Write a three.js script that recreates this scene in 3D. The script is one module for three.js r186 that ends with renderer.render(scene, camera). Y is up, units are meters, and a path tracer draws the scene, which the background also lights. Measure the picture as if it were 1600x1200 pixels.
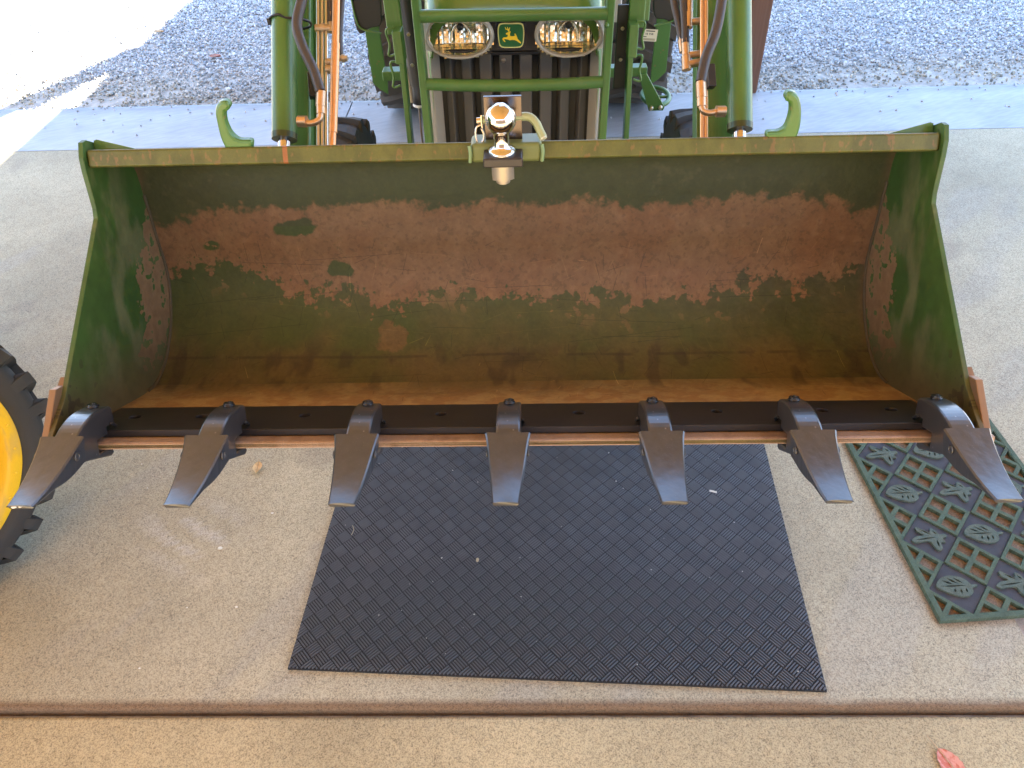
import * as THREE from 'three';
import { mergeGeometries } from 'three/addons/utils/BufferGeometryUtils.js';
import { RoundedBoxGeometry } from 'three/addons/geometries/RoundedBoxGeometry.js';

// ------------------------------------------------------------------ camera, sky, sun, exposure
const scene = new THREE.Scene();
const camera = new THREE.PerspectiveCamera(53.78, 4 / 3, 0.05, 800);
camera.position.set(0, 1.67, 0);
camera.rotation.set(-0.7371, 0.0405, -0.0411, 'YXZ');
scene.add(camera);
const renderer = new THREE.WebGLRenderer({ antialias: true });
renderer.setSize(1024, 768);
renderer.toneMapping = THREE.LinearToneMapping;
renderer.toneMappingExposure = 9.6;
renderer.shadowMap.enabled = true;
const SUN = new THREE.Vector3(-0.379 * 0.788, 0.616, 0.926 * 0.788).normalize();
{ // clear late-day sky
  const w = 512, h = 256, d = new Float32Array(w * h * 4);
  for (let j = 0; j < h; j++) for (let i = 0; i < w; i++) {
    const el = ((j + 0.5) / h - 0.5) * Math.PI, az = ((i + 0.5) / w - 0.5) * 2 * Math.PI;
    const v = new THREE.Vector3(Math.cos(el) * Math.cos(az), Math.sin(el), Math.cos(el) * Math.sin(az));
    const t = Math.pow(Math.max(0, Math.sin(el)), 0.5), c = v.dot(SUN);
    const glow = 0.35 * Math.pow(Math.max(0, c), 6);
    const k = (j * w + i) * 4;
    d[k] = 0.37 * (1 - t) + 0.11 * t + glow; d[k + 1] = 0.45 * (1 - t) + 0.21 * t + glow * 0.9; d[k + 2] = 0.53 * (1 - t) + 0.43 * t + glow * 0.75; d[k + 3] = 1;
    if (el < 0) { d[k] = 0.2; d[k + 1] = 0.2; d[k + 2] = 0.19; }
  }
  const t = new THREE.DataTexture(d, w, h, THREE.RGBAFormat, THREE.FloatType);
  t.mapping = THREE.EquirectangularReflectionMapping; t.magFilter = t.minFilter = THREE.LinearFilter; t.needsUpdate = true;
  scene.background = t; scene.environment = t;
}
const sun = new THREE.DirectionalLight(new THREE.Color(1, 0.88, 0.69), 5);
sun.position.copy(SUN).multiplyScalar(30); sun.castShadow = true;
sun.shadow.mapSize.set(2048, 2048);
Object.assign(sun.shadow.camera, { left: -14, right: 14, top: 14, bottom: -14, near: 1, far: 80 });
scene.add(sun, sun.target);

// ------------------------------------------------------------------ helpers
const V = (x, y, z) => new THREE.Vector3(x, y, z);
const V2 = (x, y) => new THREE.Vector2(x, y);
let seed = 12345;
const rnd = () => { seed = (seed + 0x6D2B79F5) | 0; let t = Math.imul(seed ^ (seed >>> 15), 1 | seed); t = (t + Math.imul(t ^ (t >>> 7), 61 | t)) ^ t; return ((t ^ (t >>> 14)) >>> 0) / 4294967296; };
const rr = (a, b) => a + (b - a) * rnd();
const hash = (x, y, s) => { let h = Math.imul(x, 374761393) ^ Math.imul(y, 668265263) ^ Math.imul(s, 1274126177); h = Math.imul(h ^ (h >>> 13), 1274126177); return ((h ^ (h >>> 16)) >>> 0) / 4294967296; };
function vn(x, y, s, px = 0, py = 0) {
  let xi = Math.floor(x), yi = Math.floor(y); const fx = x - xi, fy = y - yi, u = fx * fx * (3 - 2 * fx), v = fy * fy * (3 - 2 * fy);
  let x1 = xi + 1, y1 = yi + 1;
  if (px) { xi = ((xi % px) + px) % px; x1 = ((x1 % px) + px) % px; yi = ((yi % py) + py) % py; y1 = ((y1 % py) + py) % py; }
  const a = hash(xi, yi, s), b = hash(x1, yi, s), c = hash(xi, y1, s), d = hash(x1, y1, s);
  return a + (b - a) * u + (c - a) * v + (a - b - c + d) * u * v;
}
const fbm = (x, y, s, o = 4, px = 0, py = 0) => { let r = 0, a = 0.5, f = 1, n = 0; for (let i = 0; i < o; i++) { r += a * vn(x * f, y * f, s + i * 17, px * f, py * f); n += a; a *= 0.5; f *= 2; } return r / n; };
const ss = (a, b, x) => { const t = Math.min(1, Math.max(0, (x - a) / (b - a))); return t * t * (3 - 2 * t); };
const mix = (a, b, t) => a + (b - a) * t;
const mix3 = (a, b, t) => [mix(a[0], b[0], t), mix(a[1], b[1], t), mix(a[2], b[2], t)];
const toS = c => { c = Math.min(1, Math.max(0, c)); return c <= 0.0031308 ? c * 12.92 : 1.055 * Math.pow(c, 1 / 2.4) - 0.055; };
function tex(w, h, fn, o = {}) {               // fn(u, v) gives a linear colour
  const d = new Uint8Array(w * h * 4);
  for (let j = 0; j < h; j++) for (let i = 0; i < w; i++) {
    const c = fn((i + 0.5) / w, (j + 0.5) / h, i, j), k = (j * w + i) * 4;
    if (o.data) { d[k] = d[k + 1] = d[k + 2] = Math.min(255, Math.max(0, c * 255)); }
    else { d[k] = toS(c[0]) * 255 + 0.5; d[k + 1] = toS(c[1]) * 255 + 0.5; d[k + 2] = toS(c[2]) * 255 + 0.5; }
    d[k + 3] = 255;
  }
  const t = new THREE.DataTexture(d, w, h, THREE.RGBAFormat);
  if (!o.data) t.colorSpace = THREE.SRGBColorSpace;
  t.wrapS = t.wrapT = THREE.RepeatWrapping; t.magFilter = THREE.LinearFilter; t.minFilter = THREE.LinearMipmapLinearFilter; t.generateMipmaps = true; t.needsUpdate = true;
  return t;
}
const mat = (r, g, b, rough = 0.6, metal = 0, extra = {}) => { const m = new THREE.MeshPhysicalMaterial({ roughness: rough, metalness: metal, ...extra }); m.color.setRGB(r, g, b); return m; };
const names = {};
const numbered = n => { const k = names[n] || 0; names[n] = k + 1; return k ? n + '_' + String(k).padStart(3, '0') : n; };
function thing(name, label, category, p = [0, 0, 0], group) {
  const o = new THREE.Group(); o.name = numbered(name); o.position.set(...p); o.userData = { label, category };
  if (group) o.userData.group = group; scene.add(o); return o;
}
function part(name, geo, m, parent, label) {
  if (Array.isArray(geo)) geo = merge(geo);
  const o = new THREE.Mesh(geo, m); o.name = name; o.castShadow = o.receiveShadow = true;
  if (label) o.userData.label = label; parent.add(o); return o;
}
function struct(name, geo, m) { const o = part(numbered(name), geo, m, scene); o.userData.kind = 'structure'; return o; }
function single(name, geo, m, label, category, p = [0, 0, 0], group) { const o = part(numbered(name), geo, m, scene, label); o.userData.category = category; if (group) o.userData.group = group; o.position.set(...p); return o; }
function merge(l) {
  return mergeGeometries(l.map(g => { g = g.index ? g.toNonIndexed() : g; for (const k of Object.keys(g.attributes)) if (!['position', 'normal', 'uv'].includes(k)) g.deleteAttribute(k); return g; }));
}
const box = (cx, cy, cz, w, h, d, r = 0) => (r ? new RoundedBoxGeometry(w, h, d, 2, r) : new THREE.BoxGeometry(w, h, d)).translate(cx, cy, cz);
function orient(g, a, b) { // +y of g along a->b, centred
  const d = b.clone().sub(a), q = new THREE.Quaternion().setFromUnitVectors(V(0, 1, 0), d.clone().normalize());
  return g.applyQuaternion(q).translate((a.x + b.x) / 2, (a.y + b.y) / 2, (a.z + b.z) / 2);
}
const A = a => a.isVector3 ? a : V(...a);
const cyl = (a, b, r, r2 = r, n = 24) => { a = A(a); b = A(b); return orient(new THREE.CylinderGeometry(r2, r, a.distanceTo(b), n), a, b); };
const hex = (a, b, r) => cyl(a, b, r, r, 6);
const tube = (pts, r, n = 40, k = 10) => new THREE.TubeGeometry(new THREE.CatmullRomCurve3(pts.map(A), false, 'centripetal'), n, r, k);
const beam = (a, b, w, d, r = 0.004) => { a = A(a); b = A(b); return orient(new RoundedBoxGeometry(w, a.distanceTo(b), d, 2, r), a, b); };
function ext(pts, depth, bevel = 0.001, holes = []) { // 2-D outline in x,y extruded along z, centred on z
  const open = a => Math.hypot(a[0][0] - a[a.length - 1][0], a[0][1] - a[a.length - 1][1]) < 1e-7 ? a.slice(0, -1) : a;
  pts = open(pts); holes = holes.map(open);
  const turn = a => a.reduce((q, p, i) => { const n = a[(i + 1) % a.length]; return q + p[0] * n[1] - n[0] * p[1]; }, 0);
  if (turn(pts) < 0) pts = [...pts].reverse();
  holes = holes.map(h => turn(h) > 0 ? [...h].reverse() : h);
  const s = new THREE.Shape(pts.map(p => V2(...p))); for (const h of holes) s.holes.push(new THREE.Path(h.map(p => V2(...p))));
  const g = new THREE.ExtrudeGeometry(s, { depth: Math.max(1e-4, depth - 2 * bevel), bevelEnabled: bevel > 0, bevelThickness: bevel, bevelSize: bevel, bevelOffset: -bevel, bevelSegments: 2, curveSegments: 10 });
  return g.translate(0, 0, -depth / 2 + bevel);
}
const smoothPts = (pts, n, closed = false) => new THREE.CatmullRomCurve3(pts.map(p => V(p[0], p[1], 0)), closed, 'centripetal').getPoints(n).map(p => [p.x, p.y]);

// ------------------------------------------------------------------ surface materials
const grain = tex(1024, 1024, (u, v, i, j) => {
  const a = hash(i, j, 1), b = vn(u * 420, v * 420, 2, 420, 420), c = vn(u * 190, v * 190, 9, 190, 190), d = fbm(u * 24, v * 24, 3, 3, 24, 24);
  let k = 0.84 + 0.72 * (b - 0.5) + 0.36 * (a - 0.5) + 0.16 * (c - 0.5) + 0.12 * (d - 0.5);
  if (b < 0.12) k *= 0.85;
  return [k * 0.98, k * 0.965, k * 0.94];
});
const grainBump = tex(1024, 1024, (u, v, i, j) => 0.5 + 0.35 * (vn(u * 420, v * 420, 2, 420, 420) - 0.5) + 0.5 * (vn(u * 190, v * 190, 9, 190, 190) - 0.5), { data: true });
const concreteMat = new THREE.MeshPhysicalMaterial({ map: grain, bumpMap: grainBump, bumpScale: 0.0012, roughness: 0.82, vertexColors: true });
const broom = tex(1024, 1024, (u, v, i, j) => {
  const p = u * 60 + v * 120; const s = vn(u * 40 + v * 90, (u * 18 - v * 8), 5); const b = hash(i, j, 4), d = fbm(u * 8, v * 8, 6, 3, 8, 8);
  const k = 0.82 + 0.16 * (s - 0.5) + 0.1 * (b - 0.5) + 0.2 * (d - 0.5); return [k, k, k];
});
const apronMat = new THREE.MeshPhysicalMaterial({ map: broom, roughness: 0.62, vertexColors: true });

// a horizontal sheet with vertex colours and metre uv; rows may curl down at the front edge
function sheet(x0, x1, zs, ys, dx, col, uvs) {
  const nx = Math.max(1, Math.round((x1 - x0) / dx)), pos = [], uv = [], c = [], idx = [];
  for (let j = 0; j < zs.length; j++) for (let i = 0; i <= nx; i++) {
    const x = x0 + (x1 - x0) * i / nx; pos.push(x, ys[j], zs[j]); uv.push(x * uvs, (zs[j] - ys[j]) * uvs); c.push(...col(x, zs[j], ys[j]));
    if (i < nx && j < zs.length - 1) { const a = j * (nx + 1) + i, b = a + nx + 1; idx.push(a, b, a + 1, b, b + 1, a + 1); }
  }
  const g = new THREE.BufferGeometry(); g.setAttribute('position', new THREE.Float32BufferAttribute(pos, 3)); g.setAttribute('uv', new THREE.Float32BufferAttribute(uv, 2)); g.setAttribute('color', new THREE.Float32BufferAttribute(c, 3)); g.setIndex(idx); g.computeVertexNormals(); return g;
}
const lin = (a, b, n) => Array.from({ length: n + 1 }, (_, i) => a + (b - a) * i / n);
const curlZ = (z0, n, R, zE) => { const zs = lin(z0, zE - R, n), ys = zs.map(() => 0); for (let k = 1; k <= 6; k++) { const a = k / 6 * Math.PI / 2; zs.push(zE - R + R * Math.sin(a)); ys.push(-R + R * Math.cos(a)); } zs.push(zE); ys.push(-0.09); return [zs, ys]; };

// ------------------------------------------------------------------ ground
{
  const soil = tex(1024, 1024, (u, v, i, j) => { const a = fbm(u * 60, v * 60, 21, 4, 60, 60), b = hash(i, j, 8); const k = 0.55 + 0.8 * a + 0.3 * (b - 0.5); return [0.40 * k, 0.365 * k, 0.315 * k]; });
  soil.repeat.set(300, 300);
  const g = new THREE.PlaneGeometry(600, 600).rotateX(-Math.PI / 2).translate(0, -0.035, 0);
  struct('gravel_ground', g, new THREE.MeshPhysicalMaterial({ map: soil, roughness: 0.95 }));
  // loose crushed stone beyond the apron
  const shapes = [];
  const N = 120000;
  const cool = [[0.36, 0.39, 0.42], [0.27, 0.30, 0.33], [0.44, 0.45, 0.46], [0.21, 0.23, 0.25], [0.38, 0.36, 0.33], [0.52, 0.53, 0.54]];
  const geo = new THREE.IcosahedronGeometry(1, 0); { const p = geo.attributes.position; for (let i = 0; i < p.count; i++) { const x = p.getX(i), y = p.getY(i), z = p.getZ(i); const k = 0.75 + 0.5 * vn(x * 3 + 9, y * 3 + z * 5 + 9, 3); p.setXYZ(i, x * k, y * k, z * k); } geo.computeVertexNormals(); }
  const im = new THREE.InstancedMesh(geo, mat(1, 1, 1, 0.85), N);
  const o = new THREE.Object3D(), col = new THREE.Color();
  let n = 0;
  while (n < N) {
    const z = -4.26 - Math.pow(rnd(), 0.9) * 3.6, x = rr(-1, 1) * (3.1 + (-4.26 - z) * -0.1 + 0.8 + (-z - 4.26) * 0.55);
    const dirt = fbm(x * 1.3 + 40, z * 2.2, 31, 3), near = ss(0.75, 0, -4.26 - z);
    if (rnd() < near * ss(0.4, 0.62, dirt) * 0.8 + near * 0.05) { continue; }
    const big = rnd() < 0.02 ? 1.8 : 1, s = rr(0.0038, 0.009) * big;
    o.position.set(x, -0.032 + s * 0.25 + rr(0, 0.008), z); o.rotation.set(rr(0, 6.3), rr(0, 6.3), rr(0, 6.3)); o.scale.set(s * rr(0.9, 1.5), s * rr(0.6, 0.9), s); o.updateMatrix(); im.setMatrixAt(n, o.matrix);
    const c = cool[Math.floor(rnd() * 6)], k = rr(0.95, 1.4) * (1 - 0.22 * near), w = near * 0.6 * dirt; col.setRGB(c[0] * k * (1 + 0.30 * w), c[1] * k * (1 + 0.04 * w), c[2] * k * (1 - 0.55 * w)); im.setColorAt(n, col); n++;
  }
  for (let k = 0; k < 150; k++) { // strays kicked onto the apron
    const s = rr(0.003, 0.007), z = -4.235 + Math.pow(rnd(), 2.6) * 0.4; o.position.set(rr(-2.9, 2.9), s * 0.4, z); o.rotation.set(rr(0, 6.3), rr(0, 6.3), rr(0, 6.3)); o.scale.set(s * 1.2, s * 0.7, s); o.updateMatrix(); im.setMatrixAt(N - 1 - k * 3, o.matrix); }
  im.name = 'gravel'; im.userData = { kind: 'stuff', label: 'loose blue-grey crushed stone beyond the concrete apron', category: 'gravel' }; im.castShadow = im.receiveShadow = true; scene.add(im);
}
const stain = (x, z) => fbm(x * 1.6 + 30, z * 1.6 + 30, 41, 4);
function slabCol(x, z, y) {
  let k = 0.86 + 0.46 * (stain(x, z) - 0.5) + 0.16 * (fbm(x * 7, z * 7, 44, 3) - 0.5);
  let c = [0.56 * k, 0.49 * k, 0.325 * k];
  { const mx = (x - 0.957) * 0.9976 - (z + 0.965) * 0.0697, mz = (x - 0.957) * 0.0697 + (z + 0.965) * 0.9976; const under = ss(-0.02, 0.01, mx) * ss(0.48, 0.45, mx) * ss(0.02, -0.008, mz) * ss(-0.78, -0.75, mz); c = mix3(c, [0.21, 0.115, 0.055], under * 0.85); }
  // pale scuffs left of the mat
  const u = (x + 0.93) * 0.87 - (z + 1.24) * -0.5, v = (x + 0.93) * 0.5 * -1 + (z + 1.24) * 0.87;
  const sc = ss(0.22, 0.05, Math.hypot(u * 0.9, v * 1.4)) * ss(0.5, 0.72, vn(u * 6, v * 42 + 9, 51));
  c = mix3(c, [0.62, 0.59, 0.52], sc * 0.55);
  const sp = ss(0.70, 0.78, fbm(x * 3.1 + 11, z * 3.1 + 5, 63, 4)); c = mix3(c, [0.33, 0.28, 0.2], sp * 0.45);
  const rub = ss(0.55, 0.75, vn(x * 2.2 + z * 5 + 3, z * 1.2 - x * 0.4, 65)) * ss(0.45, 0.6, fbm(x * 9 + z * 6, z * 2, 66, 3)); c = mix3(c, [0.40, 0.37, 0.30], rub * 0.35);
  const e = ss(-0.783, -0.771, z + 0.012 * (fbm(x * 9, 3, 61, 3) - 0.5)) ; // dirty worn edge
  c = mix3(c, [0.20, 0.115, 0.055], e * 0.9);
  return c;
}
{
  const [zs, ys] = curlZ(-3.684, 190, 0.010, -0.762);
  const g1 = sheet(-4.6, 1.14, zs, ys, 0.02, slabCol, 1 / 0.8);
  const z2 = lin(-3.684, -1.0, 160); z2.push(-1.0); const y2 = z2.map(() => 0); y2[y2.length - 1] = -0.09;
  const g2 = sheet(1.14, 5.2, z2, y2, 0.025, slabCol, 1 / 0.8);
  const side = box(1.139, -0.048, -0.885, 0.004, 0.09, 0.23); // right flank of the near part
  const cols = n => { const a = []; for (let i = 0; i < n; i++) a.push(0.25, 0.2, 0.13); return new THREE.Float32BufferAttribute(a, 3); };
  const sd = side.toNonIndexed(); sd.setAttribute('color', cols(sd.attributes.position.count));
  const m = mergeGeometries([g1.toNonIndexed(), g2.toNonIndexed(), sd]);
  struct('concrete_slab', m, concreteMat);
  const zw = [-0.752, -0.7515, -0.749, ...lin(-0.74, 9, 260)], yw = zw.map((z, i) => i === 0 ? -0.1 : i === 1 ? -0.022 : i === 2 ? -0.0145 : -0.012);
  struct('concrete_walk', sheet(-4.6, 5.2, zw, yw, 0.03, (x, z) => { const k = 0.84 + 0.5 * (fbm(x * 2.2 + 7, z * 2.2 + 3, 71, 4) - 0.5); return [0.63 * k, 0.51 * k, 0.285 * k]; }, 1 / 0.8), concreteMat);
  // apron with a saw-cut joint
  const za = lin(-4.243, -3.690, 30), ya = za.map(() => -0.001);
  za.unshift(-4.244); ya.unshift(-0.09);
  const ac = (x, z) => { const k = 0.92 + 0.3 * (fbm(x * 2, z * 4, 81, 4) - 0.5); const gr = ss(-4.12, -4.24, z) * 0.12; return [(0.46 - gr) * k, (0.475 - gr) * k, (0.485 - gr) * k]; };
  const ap = mergeGeometries([sheet(-4.6, -1.011, za, ya, 0.03, ac, 1 / 0.9).toNonIndexed(), sheet(-1.005, 5.2, za, ya, 0.03, ac, 1 / 0.9).toNonIndexed()]);
  struct('concrete_apron', ap, apronMat);
  // dark packed soil in the joints and in the notch of the slab
  const bed = tex(256, 256, (u, v, i, j) => { const k = 0.4 + 1.1 * fbm(u * 20, v * 20, 91, 3, 20, 20); return [0.09 * k, 0.075 * k, 0.035 * k]; });
  struct('soil_bed', box(0.3, -0.075, -2.45, 9.7, 0.03, 3.55), new THREE.MeshPhysicalMaterial({ map: bed, roughness: 1 }));
}

// ------------------------------------------------------------------ carport over the place (only its far post is in the picture)
const woodTex = tex(512, 512, (u, v, i, j) => { const s = fbm(u * 40, v * 3, 101, 4, 40, 3), f = vn(u * 160, v * 6, 103, 160, 6); const k = 0.7 + 0.5 * s + 0.25 * (f - 0.5); return [k, k * 0.97, k * 0.93]; });
const postMat = mat(0.16, 0.085, 0.055, 0.75, 0, { map: woodTex });
{
  const t = thing('carport', 'brown timber carport post standing at the far edge of the concrete apron', 'carport', [1.197, 0, -4.18]);
  const loc = g => g.translate(-1.197, 0, 4.18);
  const pine = mat(0.60, 0.37, 0.12, 0.6, 0, { map: woodTex });
  const H = 3.3, x0 = -4.32, x1 = 2.9, z0 = -4.42, z1 = 4.5, zc = (z0 + z1) / 2;
  const zr = -3.35, xm = -0.3;             // unseen roof cut back on the right to let sky onto the teeth
  part('roof', loc(merge([box((x0 + x1) / 2, H + 0.16, (zr + z1) / 2, x1 - x0, 0.12, z1 - zr), box((x0 + xm) / 2, H + 0.16, (z0 + zr) / 2, xm - x0, 0.12, zr - z0)])), mat(0.3, 0.3, 0.3, 0.6), t);
  for (let i = 0; i < 36; i++) { const x = x0 + 0.12 + i * 0.2, za = x < xm ? z0 : zr; part('ceiling_board', loc(box(x, H + 0.05, (za + z1) / 2, 0.194, 0.09, z1 - za - 0.02, 0.006)), pine, t); }
  for (const x of [1.197]) part('rafter', loc(box(x, H - 0.07, -3.6, 0.05, 0.14, 1.5, 0.004)), postMat, t);
  for (const x of [1.197, 2.8]) part('post', loc(box(x, H / 2, x === 1.197 ? -4.26 : x > 0 ? -3.25 : -4.33, 0.107, H, 0.107, 0.006)), postMat, t);
  for (const x of [-4.25, 2.8]) for (const z of [-1.31, 4.4]) part('post', loc(box(x, H / 2, z, 0.17, H, 0.17, 0.006)), postMat, t);
}

{
  const l = []; for (let i = 0; i < 22; i++) l.push(box(0, 0.1 + i * 0.19, 9.1, 16, 0.186, 0.14, 0.01));
  struct('added_wall', merge(l), mat(0.52, 0.30, 0.15, 0.7));  // unseen wall added behind the camera to block low sky light
}

// ------------------------------------------------------------------ metals and paints
const greenTex = tex(512, 512, (u, v, i, j) => { const a = fbm(u * 6, v * 6, 111, 4, 6, 6), b = hash(i, j, 112); const k = 0.85 + 0.34 * (a - 0.5) + 0.06 * (b - 0.5), dust = ss(0.5, 0.8, fbm(u * 14, v * 3, 113, 4, 14, 3)) * 0.5, ch = ss(0.80, 0.83, fbm(u * 50, v * 50, 114, 3, 50, 50)); return mix3(mix3([k, k, k], [2.2 * k, 1.15 * k, 2.4 * k], dust * 0.5), [4, 0.7, 1.2], ch * 0.8).map(q => q / 2); });
const green = mat(0.15, 0.38, 0.07, 0.42, 0, { map: greenTex, clearcoat: 0.4, clearcoatRoughness: 0.25 });
const greenHood = mat(0.09, 0.19, 0.025, 0.3, 0, { clearcoat: 0.7, clearcoatRoughness: 0.12 });
const blackPlastic = mat(0.014, 0.014, 0.015, 0.42);
const blackRubber = mat(0.022, 0.022, 0.022, 0.75);
const hoseMat = mat(0.05, 0.042, 0.04, 0.42);
const plated = mat(0.62, 0.42, 0.26, 0.36, 0.9);
const steel = mat(0.62, 0.6, 0.57, 0.28, 1);
const chrome = mat(0.62, 0.58, 0.55, 0.07, 1);
const rodMat = mat(0.55, 0.5, 0.48, 0.12, 1);
const greyTrim = mat(0.36, 0.33, 0.27, 0.45);
const yellow = mat(0.86, 0.55, 0.012, 0.38, 0, { clearcoat: 0.3 });

// ------------------------------------------------------------------ bucket
const W = 1.55, TH = 27 * Math.PI / 180;
const bucket = thing('loader_bucket', 'wide worn green steel loader bucket with rusty inside hanging in front of the tractor', 'loader bucket', [-0.046, 0.757, -0.863]);
bucket.rotation.set(-TH, 0, -0.003);
const sn = (pts, depth, x, bevel = 0.001, holes = []) => ext(pts, depth, bevel, holes).rotateY(Math.PI / 2).translate(x, 0, 0); // outline (s back, n up) extruded along x
const profRaw = [[-0.0, 0], [0.12, 0], [0.24, 0], [0.325, 0.001], [0.365, 0.009], [0.40, 0.029], [0.428, 0.055], [0.452, 0.09], [0.470, 0.128], [0.481, 0.168], [0.485, 0.212], [0.477, 0.258], [0.460, 0.303], [0.445, 0.35], [0.428, 0.40], [0.408, 0.452], [0.385, 0.468], [0.34, 0.472], [0.262, 0.462]];
const prof = smoothPts(profRaw, 90);
const arc = [0]; for (let i = 1; i < prof.length; i++) arc.push(arc[i - 1] + Math.hypot(prof[i][0] - prof[i - 1][0], prof[i][1] - prof[i - 1][1]));
const LEN = arc[arc.length - 1];
const nAt = v => { const a = v * LEN; let i = 1; while (i < arc.length - 1 && arc[i] < a) i++; const f = (a - arc[i - 1]) / (arc[i] - arc[i - 1] || 1); return [mix(prof[i - 1][0], prof[i][0], f), mix(prof[i - 1][1], prof[i][1], f)]; };
const paintG = [0.054, 0.074, 0.014], paintD = [0.044, 0.050, 0.012], rustA = [0.215, 0.104, 0.042], rustB = [0.36, 0.20, 0.075], steelB = [0.50, 0.33, 0.135];
{
  const TW = 2048, THh = 1280, look = []; for (let j = 0; j < THh; j++) look.push(nAt((j + 0.5) / THh));
  const lowEdge = x => { // lower border of the bare band along x (m from centre), heights up the back
    const p = [[-0.8, 0.225], [-0.7, 0.24], [-0.55, 0.235], [-0.5, 0.20], [-0.4, 0.185], [-0.3, 0.15], [-0.2, 0.165], [-0.08, 0.175], [0.1, 0.15], [0.3, 0.15], [0.45, 0.165], [0.6, 0.19], [0.72, 0.20], [0.8, 0.21]];
    for (let i = 1; i < p.length; i++) if (x <= p[i][0]) return mix(p[i - 1][1], p[i][1], (x - p[i - 1][0]) / (p[i][0] - p[i - 1][0])); return 0.2;
  };
  const scr = []; for (let i = 0; i < 320; i++) scr.push(i < 30 ? [rr(-0.65, 0.65), rr(0.02, 0.42), rr(-0.12, 0.12), rr(0.08, 0.3), rnd()] : [rr(-0.75, 0.75), rr(0.0, 0.45), rr(-0.5, 0.5) + (rnd() < 0.6 ? 1.5 : 0), rr(0.008, 0.05), rnd()]);
  const map = tex(TW, THh, (u, v, i, j) => {
    const [s, n] = look[j], x = (u - 0.5) * W, a = v * LEN;
    const f1 = fbm((x * 0.9 + a * 0.43) * 9 + 50, (a * 0.9 - x * 0.43) * 9, 121, 5), f2 = fbm((x * 0.8 + a * 0.6) * 46 + 50, (a * 0.8 - x * 0.6) * 46, 123, 5), f3 = fbm(x * 3 + 9, a * 7, 125, 4), st = vn(x * 130, a * 9, 127), h = hash(i, j, 129), fine = fbm(x * 170, a * 170, 130, 3);
    let c = mix3(paintG, paintD, ss(0.3, 0.7, f3));
    if (s > 0.2 && n > 0.33) c = mix3(c, [0.052, 0.056, 0.016], 0.75);
    // dusty brown film creeping up from the floor
    const film = ss(0.30, 0.0, n) * ss(0.25, 0.75, f1) * 0.65 + ss(0.09, 0.0, n) * 0.55;
    c = mix3(c, [0.15, 0.098, 0.034], Math.min(1, film) * 0.8);
    // bare band
    const up = 0.372 + 0.03 * (f1 - 0.5) + 0.018 * (f2 - 0.5) - ss(0.62, 0.76, x) * 0.03 - ss(-0.58, -0.76, x) * 0.03;
    const lo = lowEdge(x) + 0.085 * (f1 - 0.5) + 0.03 * (fbm(x * 26, a * 20, 147, 3) - 0.5) + 0.012 * (st - 0.5);
    const chip = fbm((x * 0.86 + a * 0.5) * 120 + 7, (a * 0.86 - x * 0.5) * 120, 145, 5);
    let m = s > 0.25 ? ss(-0.12, 0.12, (n - lo) / 0.05 + 1.5 * (f2 - 0.5) + 1.3 * (chip - 0.5)) * ss(-0.3, 0.3, (up - n) / 0.03 + 1.0 * (f2 - 0.5) + 0.8 * (chip - 0.5)) : 0;
    const isl = (cx, cn, rx, rn) => ss(1, 0.75, Math.hypot((x - cx) / rx, (n - cn) / rn) + 1.1 * (f2 - 0.5) + 0.6 * (f1 - 0.5));
    m *= 1 - Math.max(isl(-0.46, 0.325, 0.055, 0.022), isl(-0.655, 0.29, 0.022, 0.014), isl(-0.38, 0.235, 0.05, 0.02));
    m *= 1 - 0.85 * ss(0.66, 0.72, f2) * ss(0.45, 0.6, f1);
    m = Math.max(m, ss(0.70, 0.72, f2 + 0.25 * (f1 - 0.5)) * ss(0.02, 0.1, n) * ss(lo - 0.07, lo, n) * (n < up ? 1 : 0));
    m = Math.max(m, isl(-0.27, 0.085, 0.035, 0.03) * 0.6);
    c = mix3(c, mix3(mix3(rustA, [0.225, 0.122, 0.052], ss(0.3, 0.7, f1)), [0.24, 0.13, 0.06], ss(0.55, 0.8, f2) * 0.5), m * 0.92);
    c = mix3(c, [0.06, 0.04, 0.014], ss(0.60, 0.68, fbm((x * 0.7 + a * 0.7) * 120, (a * 0.7 - x * 0.7) * 120, 149, 4)) * m * 0.28);
    c = mix3(c, [0.12, 0.11, 0.045], ss(0.55, 0.8, fbm((x * 0.8 - a * 0.6) * 60 + 9, (a * 0.8 + x * 0.6) * 60, 150, 5)) * (1 - m) * 0.35 * ss(0.35, 0.65, f3));
    // worn floor near the cutting edge
    const fl = s < 0.36 && n < 0.03 ? ss(0.40, 0.25, s + 0.10 * (f1 - 0.5) + 0.05 * (f3 - 0.5)) : 0;
    c = mix3(c, mix3(steelB, rustB, ss(0.35, 0.65, f2)), fl * 0.9);
    // dark greasy line and smears where floor turns up
    const gl = Math.max(ss(0.004, 0.001, Math.abs(n - 0.05 - 0.008 * (f3 - 0.5))) * ss(0.42, 0.5, fbm(x * 14, 5, 133, 3)), ss(0.035, 0.0, Math.abs(n - 0.05)) * ss(0.52, 0.66, f2) * 0.7); c = mix3(c, [0.04, 0.022, 0.012], gl * 0.55);
    const dk = ss(0.56, 0.75, fbm(x * 30, a * 14, 137, 3)) * ss(0.12, 0.04, n) * ss(0.28, 0.36, s); c = mix3(c, [0.04, 0.025, 0.014], dk * 0.55);
    if (s < 0.2) c = mix3(c, [0.10, 0.055, 0.025], ss(0.55, 0.75, fbm(x * 6, a * 30, 139, 4)) * 0.6);
    const edge = ss(0.03, 0, W / 2 - Math.abs(x)); c = mix3(c, [0.16, 0.085, 0.04], edge * 0.55 * ss(0.35, 0.6, f1));
    const k = 0.86 + 0.24 * (fine - 0.5) + 0.12 * (h - 0.5) + 0.3 * (f2 - 0.5);
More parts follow.
